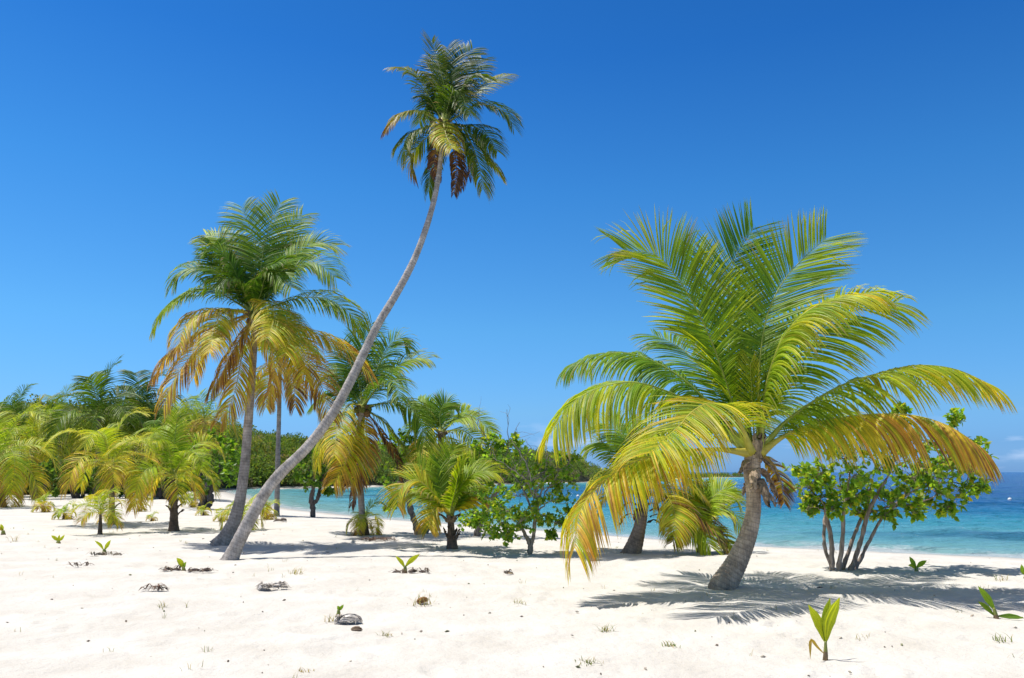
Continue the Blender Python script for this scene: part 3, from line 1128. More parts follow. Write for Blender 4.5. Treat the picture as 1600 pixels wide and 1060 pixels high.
c2 = lambda L: [(200 + x * .349, 290 + y * .349) for x, y in L]
big = [
    ([(560, 560), (570, 260), (500, 75)], 1.0, 30, 0.10, 0.26, .3),
    ([(560, 560), (620, 240), (692, 55)], .9, 25, 0.15, 0.32, .3),
    ([(570, 560), (690, 240), (795, 118)], 1.0, 30, 0.07, 0.36, .35),
    ([(560, 560), (440, 270), (330, 215)], .6, 45, 0.17, 0.32, .4),
    ([(560, 560), (450, 330), (390, 290), (340, 300)], -.6, 35, 0.07, 0.16, .6),
    ([(550, 560), (400, 385), (260, 372), (195, 460)], -.2, 40, 0.05, 0.18, .6),
    ([(550, 565), (350, 465), (190, 520), (108, 655)], .3, 30, 0.17, 0.38, .8),
    ([(545, 575), (380, 550), (260, 620), (225, 740)], -1.0, 20, 0.55, 0.63, .9),
    ([(570, 560), (740, 385), (850, 345), (945, 430)], -.5, 45, 0.07, 0.26, .6),
    ([(570, 560), (700, 350), (840, 262), (955, 275)], .5, 45, 0.15, 0.38, .4),
    ([(575, 565), (800, 492), (960, 540), (1055, 655)], .2, 40, 0.17, 0.41, .75),
    ([(575, 580), (830, 655), (990, 740), (1095, 860)], .7, 25, 0.57, 0.71, .9),
    ([(570, 565), (620, 515), (655, 590), (620, 700)], -1.7, 5, 0.51, 0.55, .6),
    ([(570, 575), (715, 630), (780, 740), (790, 890)], -1.3, 25, 0.57, 0.65, .8),
    ([(570, 590), (760, 740), (870, 900), (905, 1060)], -.3, 35, 0.61, 0.79, .8),
    ([(550, 585), (370, 690), (220, 850), (150, 1005)], -.6, 35, 0.59, 0.77, .8),
    ([(550, 585), (320, 660), (170, 770), (110, 870)], .5, 25, 0.63, 0.79, .9),
    ([(555, 600), (480, 720), (420, 830), (370, 930)], -.5, 10, 0.71, 0.79, 1.1),
    ([(555, 600), (500, 780), (460, 960), (405, 1065)], -.3, 35, 0.59, 0.69, .8),
    ([(565, 600), (650, 760), (650, 880), (620, 960)], .8, 30, 0.61, 0.73, .9),
    ([(560, 560), (505, 440), (440, 420), (380, 470)], -.9, 25, 0.03, 0.16, .8),
    ([(560, 560), (590, 430), (640, 360), (700, 330)], -.5, 40, 0.00, 0.14, .5),
    ([(560, 560), (470, 450), (400, 330), (380, 250)], .2, 40, 0.01, 0.16, .4),
    ([(560, 555), (620, 400), (690, 400), (740, 470)], -.9, 30, 0.10, 0.24, .6),
    ([(560, 555), (520, 330), (480, 240), (400, 200)], 1.4, 30, 0.03, 0.16, .4),
    ([(560, 555), (650, 360), (760, 250), (830, 240)], 1.6, 30, 0.03, 0.16, .4),
    ([(560, 590), (440, 640), (330, 740), (290, 880)], 1.2, 30, 0.59, 0.71, .9),
    ([(565, 590), (700, 700), (800, 830), (830, 960)], 1.2, 30, 0.57, 0.71, .9),
    ([(560, 570), (450, 560), (380, 640), (360, 760)], -1.5, 15, 0.50, 0.65, .9),
    ([(560, 570), (660, 560), (720, 640), (700, 780)], -1.6, 15, 0.42, 0.52, .9),
]
palm_px('full crowned palm with green top and orange skirt left of the leaning trunk', (352, 851),
        [(343, 853), (358, 832), (372, 795), (381, 740), (388, 660), (394, 585), (397, 530), (397, 490)],
        [15, 13, 10.3, 8.7, 7.8, 6.7, 6.1, 5.5], .2, big, 2.0, .72, 9, (.39, .33, .275), c2, droop_mul=1.4, dark=.95, n=50, width=.042, seg=20, nuts=3, ring=.05)

c4 = lambda L: [(440 + x * .396, 480 + y * .396) for x, y in L]
mid = [
    ([(320, 400), (300, 220), (362, 48)], .8, 30, .08, .2, .4),
    ([(320, 400), (390, 210), (455, 120), (515, 175)], .3, 45, .08, .25, .5),
    ([(325, 400), (430, 255), (525, 200), (595, 208)], -.2, 40, .15, .4, .5),
    ([(325, 400), (390, 300), (445, 300), (470, 370)], -1.4, 15, .12, .25, .7),
    ([(330, 405), (460, 375), (540, 430), (565, 560)], -.4, 35, .18, .4, .8),
    ([(315, 400), (220, 265), (150, 290)], .2, 40, .08, .2, .5),
    ([(315, 400), (200, 335), (120, 390)], .5, 30, .1, .25, .7),
    ([(315, 405), (265, 385), (225, 470), (205, 600)], -1.4, 20, .44, .62, .8),
    ([(320, 410), (300, 470), (260, 600), (195, 710)], -.8, 40, .55, .66, .8),
    ([(325, 410), (320, 540), (290, 660), (265, 720)], -.5, 30, .7, .8, .9),
    ([(330, 415), (400, 500), (455, 590), (470, 700)], .2, 30, .90, .93, 1.0),
    ([(330, 410), (420, 470), (480, 560), (500, 660)], .9, 25, .25, .5, .9),
    ([(320, 400), (260, 200), (240, 120)], 1.2, 30, .06, .2, .4),
    ([(320, 400), (350, 250), (420, 230), (480, 300)], 1.3, 30, .06, .2, .6),
    ([(315, 405), (220, 430), (160, 530), (140, 640)], .9, 30, .4, .55, .9),
    ([(310, 620), (290, 700), (275, 770), (285, 800)], -.1, 30, .96, .99, 1.1),
]
palm_px('medium palm behind the leaning trunk with a dead rusty frond at right', (567, 836),
        [(566, 840), (566, 810), (563, 760), (562, 710), (564, 665), (567, 636)],
        [6.6, 6.0, 5.6, 5.8, 6.2, 5.5], .1, mid, 1.7, .65, 13, (.36, .31, .26), c4, droop_mul=1.4, dark=.85, n=44, width=.045, nuts=7, ring=.05)

# small stemless looking palm in the centre
small_c = [
    ([(665, 830), (650, 640), (690, 540)], .7, 20, .3, .36, .15),
    ([(665, 830), (690, 690), (710, 600)], -.3, 40, .32, .38, .2),
    ([(660, 830), (600, 680), (530, 610)], .4, 50, .28, .38, .3),
    ([(665, 830), (720, 690), (800, 645), (860, 660)], -.1, 35, .32, .42, .6),
    ([(660, 830), (590, 720), (520, 680), (465, 720), (455, 800)], -.5, 40, .42, .55, .6),
    ([(655, 830), (580, 740), (520, 730), (490, 760)], .6, 30, .35, .45, .7),
    ([(670, 840), (720, 760), (760, 740), (800, 780)], .3, 30, .55, .75, .8),
    ([(665, 830), (640, 720), (590, 640)], .9, 30, .22, .3, .3),
    ([(670, 830), (740, 720), (790, 700)], .9, 30, .2, .35, .5),
    ([(660, 835), (610, 790), (585, 830), (580, 880)], -.4, 20, .5, .6, .8),
    ([(668, 830), (690, 760), (720, 660), (770, 600)], .7, 30, .25, .35, .3),
]
rc, hc = palm_px('small bright green palm with short shaggy base in the centre', (706, 859),
                 [(706, 862), (706, 846), (705, 828), (704, 805)], [9.5, 8.5, 6.5, 5], 0, small_c, 1.3, .55, 17, (.16, .12, .09), c4, n=48, width=.034, ring=.04, seg=16, folded=True)
for k in range(8):
    a = k * .8 + .3
    bb = G(706, 859) + np.array([math.cos(a) * .08, math.sin(a) * .08, .14 + .06 * (k % 3)])
    sheath(rc, bb, a, .26, .025, (.17, .13, .10), .35, 300 + k, 'frond_stub', up=1.0)

# palm behind it, trunk forking low beside a tree
palm_px('green palm with pale trunk rising behind the small centre palm', (664, 833),
        [(656, 838), (668, 820), (679, 790), (686, 740), (689, 700), (689, 676)], [8.5, 8, 7.2, 6.5, 6, 5.5], .2,
        [([(689, 680), (680, 650), (660, 632)], .5, 40, .14, .25, .5),
         ([(689, 680), (688, 645), (700, 628), (715, 640)], .2, 40, .12, .25, .5),
         ([(689, 680), (715, 655), (745, 655), (772, 678)], -.3, 40, .3, .42, .6),
         ([(689, 680), (720, 672), (745, 690), (750, 720)], -.7, 35, .36, .45, .7),
         ([(689, 680), (672, 672), (660, 700), (655, 740)], -.9, 20, .45, .55, .8),
         ([(689, 680), (660, 660), (638, 672), (628, 700)], .3, 40, .12, .3, .6),
         ([(689, 680), (700, 655), (735, 640)], .8, 40, .2, .36, .4),
         ([(689, 682), (668, 700), (660, 740), (665, 770)], .4, 30, .5, .66, .9),
         ([(689, 682), (705, 700), (716, 740)], -.8, 20, .4, .5, .9),
         ([(689, 680), (670, 640), (650, 625)], 1.2, 30, .08, .2, .4)],
        1.2, .55, 19, (.25, .21, .17), n=40, width=.04)

# thin far palm, only its trunk and a pale crown skirt show between the fronds
palm_px('thin straight grey palm trunk on the shore between the two big palms', (433, 805),
        [(432, 808), (433, 780), (434, 720), (436, 650), (437, 598), (438, 560)], [5.4, 4.9, 4.4, 4, 3.7, 3.3], 0,
        [([(438, 565), (470, 530), (500, 560)], .5, 30, .2, .4, .8), ([(438, 565), (400, 535), (370, 565)], .5, 30, .2, .4, .8),
         ([(438, 565), (440, 520), (455, 490)], .8, 30, .1, .2, .5), ([(438, 565), (415, 510), (400, 500)], .8, 30, .1, .2, .5),
         ([(438, 568), (420, 590), (415, 640)], -.5, 20, .62, .7, 1.), ([(438, 568), (455, 590), (462, 640)], -.3, 20, .66, .8, 1.),
         ([(438, 568), (475, 580), (495, 640)], .7, 20, .55, .7, 1.), ([(438, 568), (400, 585), (385, 640)], .7, 20, .6, .7, 1.)],
        2., .8, 23, (.32, .295, .28), n=34, width=.07, seg=12, ring=.08)

# short palms behind the foreground palm
short_b = [
    ([(1003, 765), (975, 715), (940, 690), (915, 705)], .6, 35, .22, .3, .6),
    ([(1003, 765), (985, 700), (955, 665), (925, 660)], .9, 35, .15, .3, .5),
    ([(1003, 765), (1000, 700), (985, 660)], 1.2, 30, .2, .3, .4),
    ([(1003, 765), (1020, 710), (1050, 690), (1085, 710)], .6, 35, .3, .4, .7),
    ([(1003, 768), (1050, 740), (1090, 760), (1115, 800)], .3, 30, .45, .55, .8),
    ([(1003, 770), (1050, 780), (1085, 815), (1115, 862)], -.6, 40, .32, .42, .7),
    ([(1003, 770), (1060, 780), (1110, 815), (1140, 862)], -.2, 25, .72, .9, .9),
    ([(1003, 770), (960, 765), (930, 800), (925, 830)], .4, 25, .55, .66, .9),
    ([(1003, 770), (1030, 760), (1055, 800), (1050, 840)], -1.0, 20, .5, .6, .9),
    ([(1003, 768), (965, 740), (935, 745), (905, 780)], .8, 25, .4, .5, .8),
]
rb, hb = palm_px('squat palm with swollen shaggy trunk behind the foreground palm', (995, 864),
                 [(984, 868), (992, 850), (1000, 822), (1004, 795), (1004, 770)], [15, 14, 11, 9.5, 7], .1, short_b, 1.5, .6, 29, (.30, .225, .175), n=44, width=.04, seg=18, ring=.05, flare=.25)
for k in range(8):
    a = math.radians([300, 330, 0, 30, 200, 240, 150, 80][k])
    sheath(rb, hb + np.array([math.cos(a) * .16, math.sin(a) * .16, -.25 - .12 * (k % 4)]), a, .5, .05, (.17, .13, .11), 2.4, 500 + k, 'fibre_strand', up=.3)
palm_px('small yellow green palm almost hidden behind the foreground trunk', (1097, 862),
        [(1095, 866), (1096, 850), (1094, 835)], [8, 7, 5], 0,
        [([(1094, 838), (1105, 790), (1135, 765), (1160, 790)], -.1, 40, .33, .4, .5), ([(1094, 838), (1110, 800), (1140, 795), (1163, 830)], -.4, 40, .38, .45, .5),
         ([(1094, 838), (1085, 790), (1060, 775)], .4, 40, .3, .4, .5), ([(1094, 838), (1095, 780), (1100, 750)], .6, 30, .25, .3, .3),
         ([(1094, 838), (1115, 825), (1140, 850), (1150, 866)], -.3, 30, .45, .5, .7), ([(1094, 838), (1070, 820), (1050, 850)], -.3, 30, .5, .6, .8),
         ([(1094, 838), (1115, 775), (1150, 760)], .6, 40, .28, .4, .4)],
        .9, .42, 31, (.16, .12, .09), n=36, width=.034, flare=.2)


# ---- palms on the left, further off: crowns grown from azimuth and elevation
def grown_palm(label, base_px, heart_px, rb_px, size_px, n, ages, seed, squash=1.0, top=82, low=-25, tint=(.22, .18, .15), ll=.3, leaf_n=34, width=.012, lean=0., bend=1.1, group=PG, name='coconut_palm', stubs=0, base_at=None, dark=1.):
    rg = np.random.default_rng(seed)
    g0 = G(*base_px) if base_at is None else np.array([(base_px[0] - CX) / F / 1.0148 * base_at, base_at, float(sand_height(np.array([(base_px[0] - CX) / F / 1.0148 * base_at]), np.array([base_at]))[0])])
    Yb = g0[1]
    u = Yb / F
    H = P(heart_px[0], heart_px[1], Yb + lean)
    root = empty(name, g0, label, 'palm tree', group)
    mid_ = g0 * .45 + H * .55 + np.array([(g0[0] - H[0]) * .12, 0, 0])
    trunk_mesh(root, [g0 - np.array([0, 0, .05]), g0 * .85 + H * .15, mid_, H], np.array([1.3, 1.05, .85, .6]) * rb_px * u, tint, 12, .06, .06, seed, .04, flare=.2)
    L = size_px * u
    for k in range(n):
        f = k / (n - 1)
        az = k * 2.39996 + rg.uniform(-.2, .2)
        el = rad(top + (low - top) * f ** .9) + rg.normal(0, .1)
        age = ages[0] + (ages[1] - ages[0]) * f ** 1.3 + rg.normal(0, .04)
        Lk = L * rg.uniform(.85, 1.1) * (.78 + .3 * math.sin(math.pi * min(1, f + .25)))
        frond(root, arc(H, az, el, Lk, bend * rg.uniform(.8, 1.25) * (.75 + .5 * f)), ll * L, age, rg.uniform(5, 40), .55 + .4 * f, .25, leaf_n, width * L * 1.15, .008 * L, .22, .06, 3, False, age + .14, .13,
              seed=seed * 100 + k, name='dead_frond' if age > .9 else 'frond', dark=dark)
    for k in range(stubs):
        a = k * 2.1
        t = .25 + .6 * k / max(stubs, 1)
        sheath(root, g0 * (1 - t) + H * t + np.array([math.cos(a), math.sin(a), 0]) * rb_px * u * .8, a, .28, .05, (.16, .12, .09), .9, seed * 7 + k, 'frond_stub', up=.9)
    return root


grown_palm('yellow green palm with short bare trunk on the left sand', (175, 820), (172, 728), 5.4, 106, 15, (.36, .52), 41, top=82, low=2, stubs=3, ll=.24, leaf_n=44, bend=1.0, tint=(.18, .13, .1))
grown_palm('shaggy trunked green palm left of the two big trunks', (272, 829), (270, 745), 7, 112, 13, (.27, .5), 43, top=86, low=14, stubs=14, ll=.22, leaf_n=44, bend=.95, tint=(.15, .11, .085))
grown_palm('knee high yellowish palm in front of the left palm grove', (156, 835), (157, 803), 3.4, 54, 9, (.34, .5), 47, top=80, low=18, ll=.30, leaf_n=30, bend=.85, width=.016, tint=(.13, .10, .08))
grown_palm('bright palm at the left edge with grey trunk', (2, 793), (0, 716), 6.5, 108, 14, (.28, .54), 53, top=80, low=-40, ll=.24, leaf_n=42, bend=1.3)
grown_palm('low yellow palm second from the left edge', (62, 776), (48, 700), 6, 85, 15, (.3, .55), 59, top=80, low=-30, ll=.26, leaf_n=36, bend=1.3)
grown_palm('dark palm with stiff upright fronds against the sky at left', (150, 775), (154, 652), 5, 92, 15, (.06, .3), 61, top=84, low=-10, ll=.30, leaf_n=34, bend=.95, width=.017, dark=.62)
grown_palm('dark green palm peeking beside the big crown at left', (226, 772), (219, 648), 5, 92, 15, (.04, .28), 67, top=80, low=-10, ll=.30, leaf_n=34, bend=.95, width=.017, dark=.58)
grown_palm('distant palm crown poking above the far left canopy', (24, 770), (24, 652), 5, 58, 13, (.1, .36), 71, top=80, low=-20, ll=.30, leaf_n=30, bend=1., width=.016, dark=.75)
grown_palm('green palm in the gap behind the left yellow palm', (92, 772), (92, 662), 6, 62, 15, (.2, .5), 73, top=82, low=-20, ll=.28, leaf_n=32, bend=1.1)
grown_palm('palm with brown skirt half hidden under the orange fronds', (322, 780), (320, 655), 7, 72, 17, (.2, .82), 79, top=80, low=-45, ll=.26, leaf_n=34, bend=1.2)
grown_palm('dusky palm behind the shaggy trunked one', (246, 778), (262, 690), 7, 72, 14, (.15, .6), 83, top=80, low=-30, ll=.27, leaf_n=32, bend=1.2)
grown_palm('leggy young palm with arching fronds behind the crossing trunks', (377, 829), (379, 800), 3.2, 62, 6, (.36, .46), 89, top=60, low=12, ll=.26, leaf_n=30, bend=1.5, width=.02, tint=(.14, .12, .07))
grown_palm('low palm tuft with browning frond against the medium trunk', (570, 836), (570, 812), 7, 44, 8, (.26, .66), 97, top=65, low=0, ll=.34, leaf_n=28, bend=1.2, width=.022, tint=(.13, .10, .07))
TG = 'young palm tufts on the left sand'
for k, (bx_, by_, s, lab) in enumerate([
        (68, 800, 26, 'yellow palm tuft with dark dead base near the left edge'),
        (100, 812, 26, 'yellow palm tuft just left of the knee high palm'),
        (217, 800, 22, 'small palm tuft between the yellow palm and the shaggy trunk'),
        (237, 815, 14, 'tiny palm tuft close to the shaggy trunk on its left'),
        (318, 806, 18, 'tiny palm tuft beyond the shaggy trunk on its right'),
        (346, 815, 20, 'small palm tuft next to the foot of the big palm'),
        (415, 812, 30, 'yellow palm tuft right behind the leaning trunk'),
        (300, 792, 24, 'small yellowed palm tuft under the left broadleaf tree')]):
    grown_palm(lab, (bx_, by_), (bx_, by_ - s * .35), s * .10, s, 7, (.34, .62), 131 + k, top=75, low=5, ll=.34, leaf_n=16, bend=1.1, width=.04, group=TG, name='young_palm', tint=(.14, .1, .07))


# ------------------------------------------------------------------ broadleaf trees
LEAF_V = np.array([(0, 0, 0), (-.30, .22, .05), (.30, .22, .05), (-.36, .50, .06), (.36, .50, .06), (-.20, .84, .03), (.20, .84, .03), (0, 1.10, -.06), (0, .25, 0), (0, .55, 0), (0, .85, -.02)], float)
LEAF_T = np.array([(0, 8, 1), (0, 2, 8), (1, 8, 9), (1, 9, 3), (2, 4, 9), (2, 9, 8), (3, 9, 10), (3, 10, 5), (4, 6, 10), (4, 10, 9), (5, 10, 7), (6, 7, 10)])
LEAF_SIMPLE_T = None


def leaf_frames(d, rg, flat=1.0):
    n = len(d)
    d = nrm(d)
    up = nrm(rg.normal(size=(n, 3)) * .55 + np.array([0, 0, flat]))
    x = nrm(np.cross(d, up))
    z = np.cross(x, d)
    return np.stack([x, d, z], 2)      # columns x, y(dir), z


def broad_tree(name, label, base, stems, clumps, leaf, rg_seed, palette, twigs=9, per=8, group=None, detailed=False, single=0, bare=(), bark=(.17, .135, .11), cat='tree', twig_r=.006, clump_branch=.35):
    """stems: list of (points, radii); clumps: (centre, radius); every clump hangs on a limb from the nearest stem end"""
    rg = np.random.default_rng(rg_seed)
    root = empty(name, base, label, cat, group)
    mbt = MB()
    nodes = []
    for pts, rad_ in stems:
        s = spline(np.c_[np.array(pts), np.array(rad_)], 26)
        p = s[:, :3] + rg.normal(0, 1, (26, 3)) * s[:, 3:4] * .10
        tube(mbt, p, s[:, 3] * (1 + .10 * rg.normal(size=26)), 9, np.array(bark) * rg.uniform(.85, 1.15))
        for f in (13, 18, 22, 25):
            nodes.append((p[f], s[f, 3]))
    LP, LD = [], []

    def limb(a, b_, r0, r1, k=9, wob=.08):
        L = np.linalg.norm(b_ - a)
        m_ = (a + b_) / 2 + rg.normal(0, wob, 3) * L + np.array([0, 0, .10 * L])
        q = spline([a, m_, b_], k)
        q[1:-1] += rg.normal(0, .012, (k - 2, 3))
        tube(mbt, q, np.linspace(r0, r1, k), 6, np.array(bark) * rg.uniform(.8, 1.25), cap=False)
        return q

    for c, r in clumps:
        c = np.asarray(c, float)
        dist = [np.linalg.norm(c - q[0]) + .8 * max(0, q[0][2] - c[2]) for q in nodes]
        a, ra = nodes[int(np.argmin(dist))]
        q = limb(a, c, max(min(ra * .6, .05), twig_r * 1.5), twig_r, 10)
        if len(nodes) < 60:
            nodes.append((q[6], twig_r * 2.2))
        for _ in range(twigs):
            d = nrm(rg.normal(size=3) + np.array([0, -.05, .25]))
            e_ = c + d * r * rg.uniform(.55, 1.4) * np.array([1.15, 1.15, .85])
            st = q[rg.integers(6, 10)]
            tq = limb(st, e_, twig_r * .8, twig_r * .3, 6, .1)
            m = per
            f = rg.uniform(.35, 1.0, m) ** .7
            base_ = np.stack([np.interp(f, np.linspace(0, 1, 6), tq[:, k]) for k in range(3)], 1)
            dd = nrm(tq[-1] - tq[0])
            LP.append(base_)
            LD.append(nrm(rg.normal(size=(m, 3)) * .8 + dd * .5 + np.array([0, 0, -.15])))
    for a, b_, r0 in bare:
        a, b_ = np.asarray(a, float), np.asarray(b_, float)
        q = limb(a, b_, r0, r0 * .35, 12, .12)
        for _ in range(5):
            i_ = rg.integers(3, 11)
            limb(q[i_], q[i_] + nrm(rg.normal(size=3) + nrm(b_ - a) * .8 + np.array([0, 0, .2])) * np.linalg.norm(b_ - a) * rg.uniform(.2, .5), r0 * .4, r0 * .12, 7, .15)
    mbt.build('trunk', M_BARK, root)
    LP, LD = np.vstack(LP), np.vstack(LD)
    n = len(LP)
    Fm = leaf_frames(LD, rg, .8)
    sz = leaf * rg.uniform(.5, 1.25, n)
    palette = np.array(palette, float)
    C = palette[rg.choice(len(palette), n)] * rg.uniform(.75, 1.25, (n, 1))
    if detailed:
        order = np.argsort(LP[:, 1] - sz * 2)
        ones, rest = order[:single], order[single:]
        V = np.einsum('nij,kj->nki', Fm[rest] * sz[rest][:, None, None], LEAF_V) + LP[rest][:, None]
        k = np.arange(len(rest))[:, None, None] * len(LEAF_V)
        mb = MB()
        mb.add(V.reshape(-1, 3), tris=(LEAF_T[None] + k).reshape(-1, 3), c=np.repeat(C[rest], len(LEAF_V), 0))
        fo = mb.build('foliage', M_LEAF, root, smooth=True)
        fo['kind'] = 'stuff'
        if single:
            datas = []
            for q in palette:
                mb = MB()
                mb.add(LEAF_V, tris=LEAF_T, c=q)
                datas.append(mb.mesh('leaf', M_LEAF))
            for k in ones:
                o = bpy.data.objects.new('leaf', datas[rg.integers(len(datas))])
                M4 = np.eye(4)
                M4[:3, :3] = Fm[k] * sz[k]
                M4[:3, 3] = LP[k] - np.asarray(base)
                o.parent = root
                o.matrix_local = Matrix(M4.tolist())
                col.objects.link(o)
    else:
        mb = MB()
        scatter_leaves(mb, LP, LD, sz, C, rg, .75)
        fo = mb.build('crown', M_LEAF, root, smooth=False)
        fo['kind'] = 'stuff'
    return root


def at_depth(L, Y0, u=None):
    return [P(q[0], q[1], Y0 + (q[2] if len(q) > 2 else 0)) for q in L]


def px_clumps(L, Y0):
    return [(P(q[0], q[1], Y0 + q[2]), q[3] * Y0 / F) for q in L]


GRAPE = [(.17, .32, .035), (.24, .40, .04), (.11, .23, .03), (.38, .45, .05), (.20, .35, .05)]
# ---- sea grape on the right
Yg = G(1318, 893)[1]
ug = Yg / F
st = []
for pts, r in [
        ([(1300, 896, 0), (1299, 846, .05), (1291, 803, .1), (1283, 783, .1), (1268, 768, .2)], (9, 7, 5.5, 4, 2.5)),
        ([(1309, 896, -.05), (1316, 846, 0), (1318, 800, 0), (1324, 772, -.1), (1328, 735, -.1)], (8, 6, 5, 4, 2)),
        ([(1315, 895, .1), (1331, 846, .15), (1347, 807, .2), (1357, 784, .3), (1362, 750, .4)], (7, 5.5, 4.5, 3.5, 2)),
        ([(1328, 896, 0), (1343, 852, -.05), (1356, 803, -.1), (1372, 770, -.2), (1392, 738, -.2)], (8, 6.5, 5.5, 4.5, 2)),
        ([(1334, 895, .05), (1357, 848, .1), (1378, 811, .1), (1408, 780, .1), (1440, 760, .1)], (7, 5, 4, 3, 2)),
        ([(1303, 896, .15), (1288, 850, .3), (1292, 790, .5), (1305, 745, .6)], (7, 5, 4, 2))]:
    st.append((at_depth(pts, Yg), [x * ug * .52 for x in r[:-1]] + [.7 * ug]))
cl = [(1262, 765, .1, 22), (1285, 738, -.2, 26), (1310, 715, .2, 28), (1345, 700, -.1, 30), (1335, 745, -.3, 24), (1372, 735, .1, 28), (1400, 715, -.3, 28), (1420, 745, .2, 26),
      (1450, 728, -.1, 28), (1482, 748, .1, 26), (1500, 715, .2, 24), (1525, 700, .1, 18), (1532, 762, 0, 16), (1500, 775, -.1, 20), (1462, 770, -.2, 22), (1395, 785, -.3, 22), (1430, 800, -.1, 14),
      (1480, 798, .1, 12), (1488, 652, .2, 13), (1470, 690, .3, 22), (1425, 695, .4, 24), (1380, 690, .5, 26), (1300, 690, .6, 24), (1268, 795, .2, 10), (1250, 740, .4, 18), (1355, 765, .5, 24), (1420, 770, .7, 24), (1455, 745, .8, 24),
      (1515, 735, .5, 18), (1292, 775, .1, 20), (1305, 798, -.1, 13), (1350, 800, .2, 14), (1388, 806, -.1, 13), (1262, 785, .2, 16), (1325, 765, .4, 20), (1275, 745, -.2, 20), (1330, 790, .1, 15), (1415, 775, -.2, 18), (1445, 790, .1, 16), (1470, 725, -.1, 20), (1400, 665, .6, 18), (1340, 775, -.2, 14), (1405, 640, .5, 10)]
broad_tree('sea_grape_tree', 'multi stemmed tree with round green leaves beside the sea on the right', G(1318, 893), st, px_clumps(cl, Yg), .092, 5, GRAPE * 5 + [(.50, .42, .06)], 14, 10, 'broadleaf trees along the shore', True, 300, bark=(.30, .235, .19),
           bare=[(P(1378, 811, Yg), P(1420, 760, Yg - .2), .012), (P(1291, 803, Yg), P(1240, 760, Yg), .010), (P(1318, 798, Yg), P(1350, 730, Yg), .012), (P(1357, 800, Yg), P(1470, 735, Yg), .016), (P(1290, 800, Yg), P(1255, 800, Yg), .006)])

# ---- shrub tree in the centre
Ys = G(826, 866)[1]
us = Ys / F
st = []
for pts, r in [
        ([(828, 869, 0), (828, 850, 0), (820, 835, 0), (812, 815, 0), (800, 790, .1)], (7, 6, 4.5, 4, 2.5)),
        ([(829, 855, 0), (834, 835, 0), (836, 815, 0), (842, 785, -.1), (850, 750, -.1)], (5.5, 4.5, 4, 3, 2)),
        ([(836, 815, 0), (828, 790, .1), (815, 760, .2), (800, 740, .2)], (3.5, 3, 2.5, 1.5))]:
    st.append((at_depth(pts, Ys), [x * us * .62 for x in r[:-1]] + [.7 * us]))
cl = [(738, 815, .2, 14), (752, 822, -.1, 14), (768, 832, 0, 14), (790, 838, -.2, 12), (806, 812, -.1, 16), (775, 800, .3, 18), (740, 806, .1, 15), (762, 800, -.2, 18), (780, 818, -.3, 18), (800, 830, -.2, 14), (790, 800, 0, 20), (815, 815, -.4, 16), (808, 775, .2, 22), (835, 770, -.2, 24), (858, 762, .1, 24),
      (845, 790, -.3, 20), (868, 785, .2, 20), (880, 755, .2, 18), (855, 812, -.1, 14), (875, 820, .1, 11), (862, 838, 0, 8), (760, 780, .5, 20), (845, 735, .2, 20), (870, 735, -.1, 18), (892, 722, .2, 13), (822, 745, .4, 22),
      (785, 770, .6, 22), (893, 800, .3, 8)]
broad_tree('sea_grape_tree', 'bushy low tree with forked thin trunk and bare twigs in the centre', G(826, 866), st, px_clumps(cl, Ys), .10, 8, GRAPE[:4] + [(.20, .36, .024)], 11, 11, 'broadleaf trees along the shore', bark=(.29, .25, .205),
           bare=[(P(842, 785, Ys), P(800, 690, Ys), .018), (P(842, 785, Ys), P(880, 700, Ys), .016), (P(815, 760, Ys), P(905, 735, Ys + .3), .016), (P(830, 760, Ys), P(770, 715, Ys), .014), (P(845, 770, Ys), P(850, 690, Ys), .014),
                 (P(836, 745, Ys), P(896, 715, Ys), .013), (P(836, 800, Ys), P(822, 720, Ys - .2), .014)])

# ---- leaning tree behind the shrub, with long bare twigs above
Yt = G(745, 838)[1]
ut = Yt / F
st = [(at_depth([(744, 841, 0), (751, 815, 0), (762, 790, 0), (776, 768, 0), (792, 742, .2)], Yt), [x * ut for x in (5.8, 4.4, 4, 3.4, 1.5)]),
      (at_depth([(762, 790, 0), (752, 760, .2), (745, 730, .3)], Yt), [x * ut for x in (5, 4, 2)])]
cl = [(742, 705, .3, 16), (765, 690, .2, 15), (788, 702, 0, 16), (806, 690, .2, 13), (770, 722, -.2, 17), (797, 732, .1, 17), (815, 712, .3, 15), (740, 738, .4, 15), (756, 755, .2, 14), (820, 738, .4, 15), (730, 762, .8, 12), (878, 716, .9, 10)]
broad_tree('shore_tree', 'leaning grey barked tree behind the bushy low tree with bare twigs on top', G(745, 838), st, px_clumps(cl, Yt), .14, 12, GRAPE, 11, 11, 'broadleaf trees along the shore', bark=(.25, .20, .165),
           bare=[(P(776, 768, Yt), P(792, 640, Yt), .014), (P(776, 768, Yt), P(812, 660, Yt), .013), (P(770, 740, Yt), P(735, 650, Yt), .014), (P(792, 742, Yt), P(830, 700, Yt), .014), (P(751, 760, Yt), P(760, 670, Yt), .012)])

# ---- tree whose stem leaves the ground beside the pale palm
Yq = G(654, 834)[1]
uq = Yq / F
st = [(at_depth([(656, 837, 0), (648, 815, 0), (640, 790, 0), (640, 765, .2), (632, 735, .3)], Yq), [x * uq for x in (6.5, 5.2, 4.6, 3.4, 1.5)])]
cl = [(610, 700, .6, 22), (632, 690, .4, 22), (655, 700, .5, 22), (620, 730, .2, 22), (645, 740, .3, 22), (605, 760, .6, 16), (622, 780, .2, 14), (665, 730, .7, 20), (612, 790, .5, 9)]
broad_tree('shore_tree', 'tree with dark curved stem forking from the pale palm base', G(654, 834), st, px_clumps(cl, Yq), .14, 14, GRAPE[:3] + [(.14, .20, .04)], 8, 9, 'broadleaf trees along the shore', bark=(.18, .15, .13))

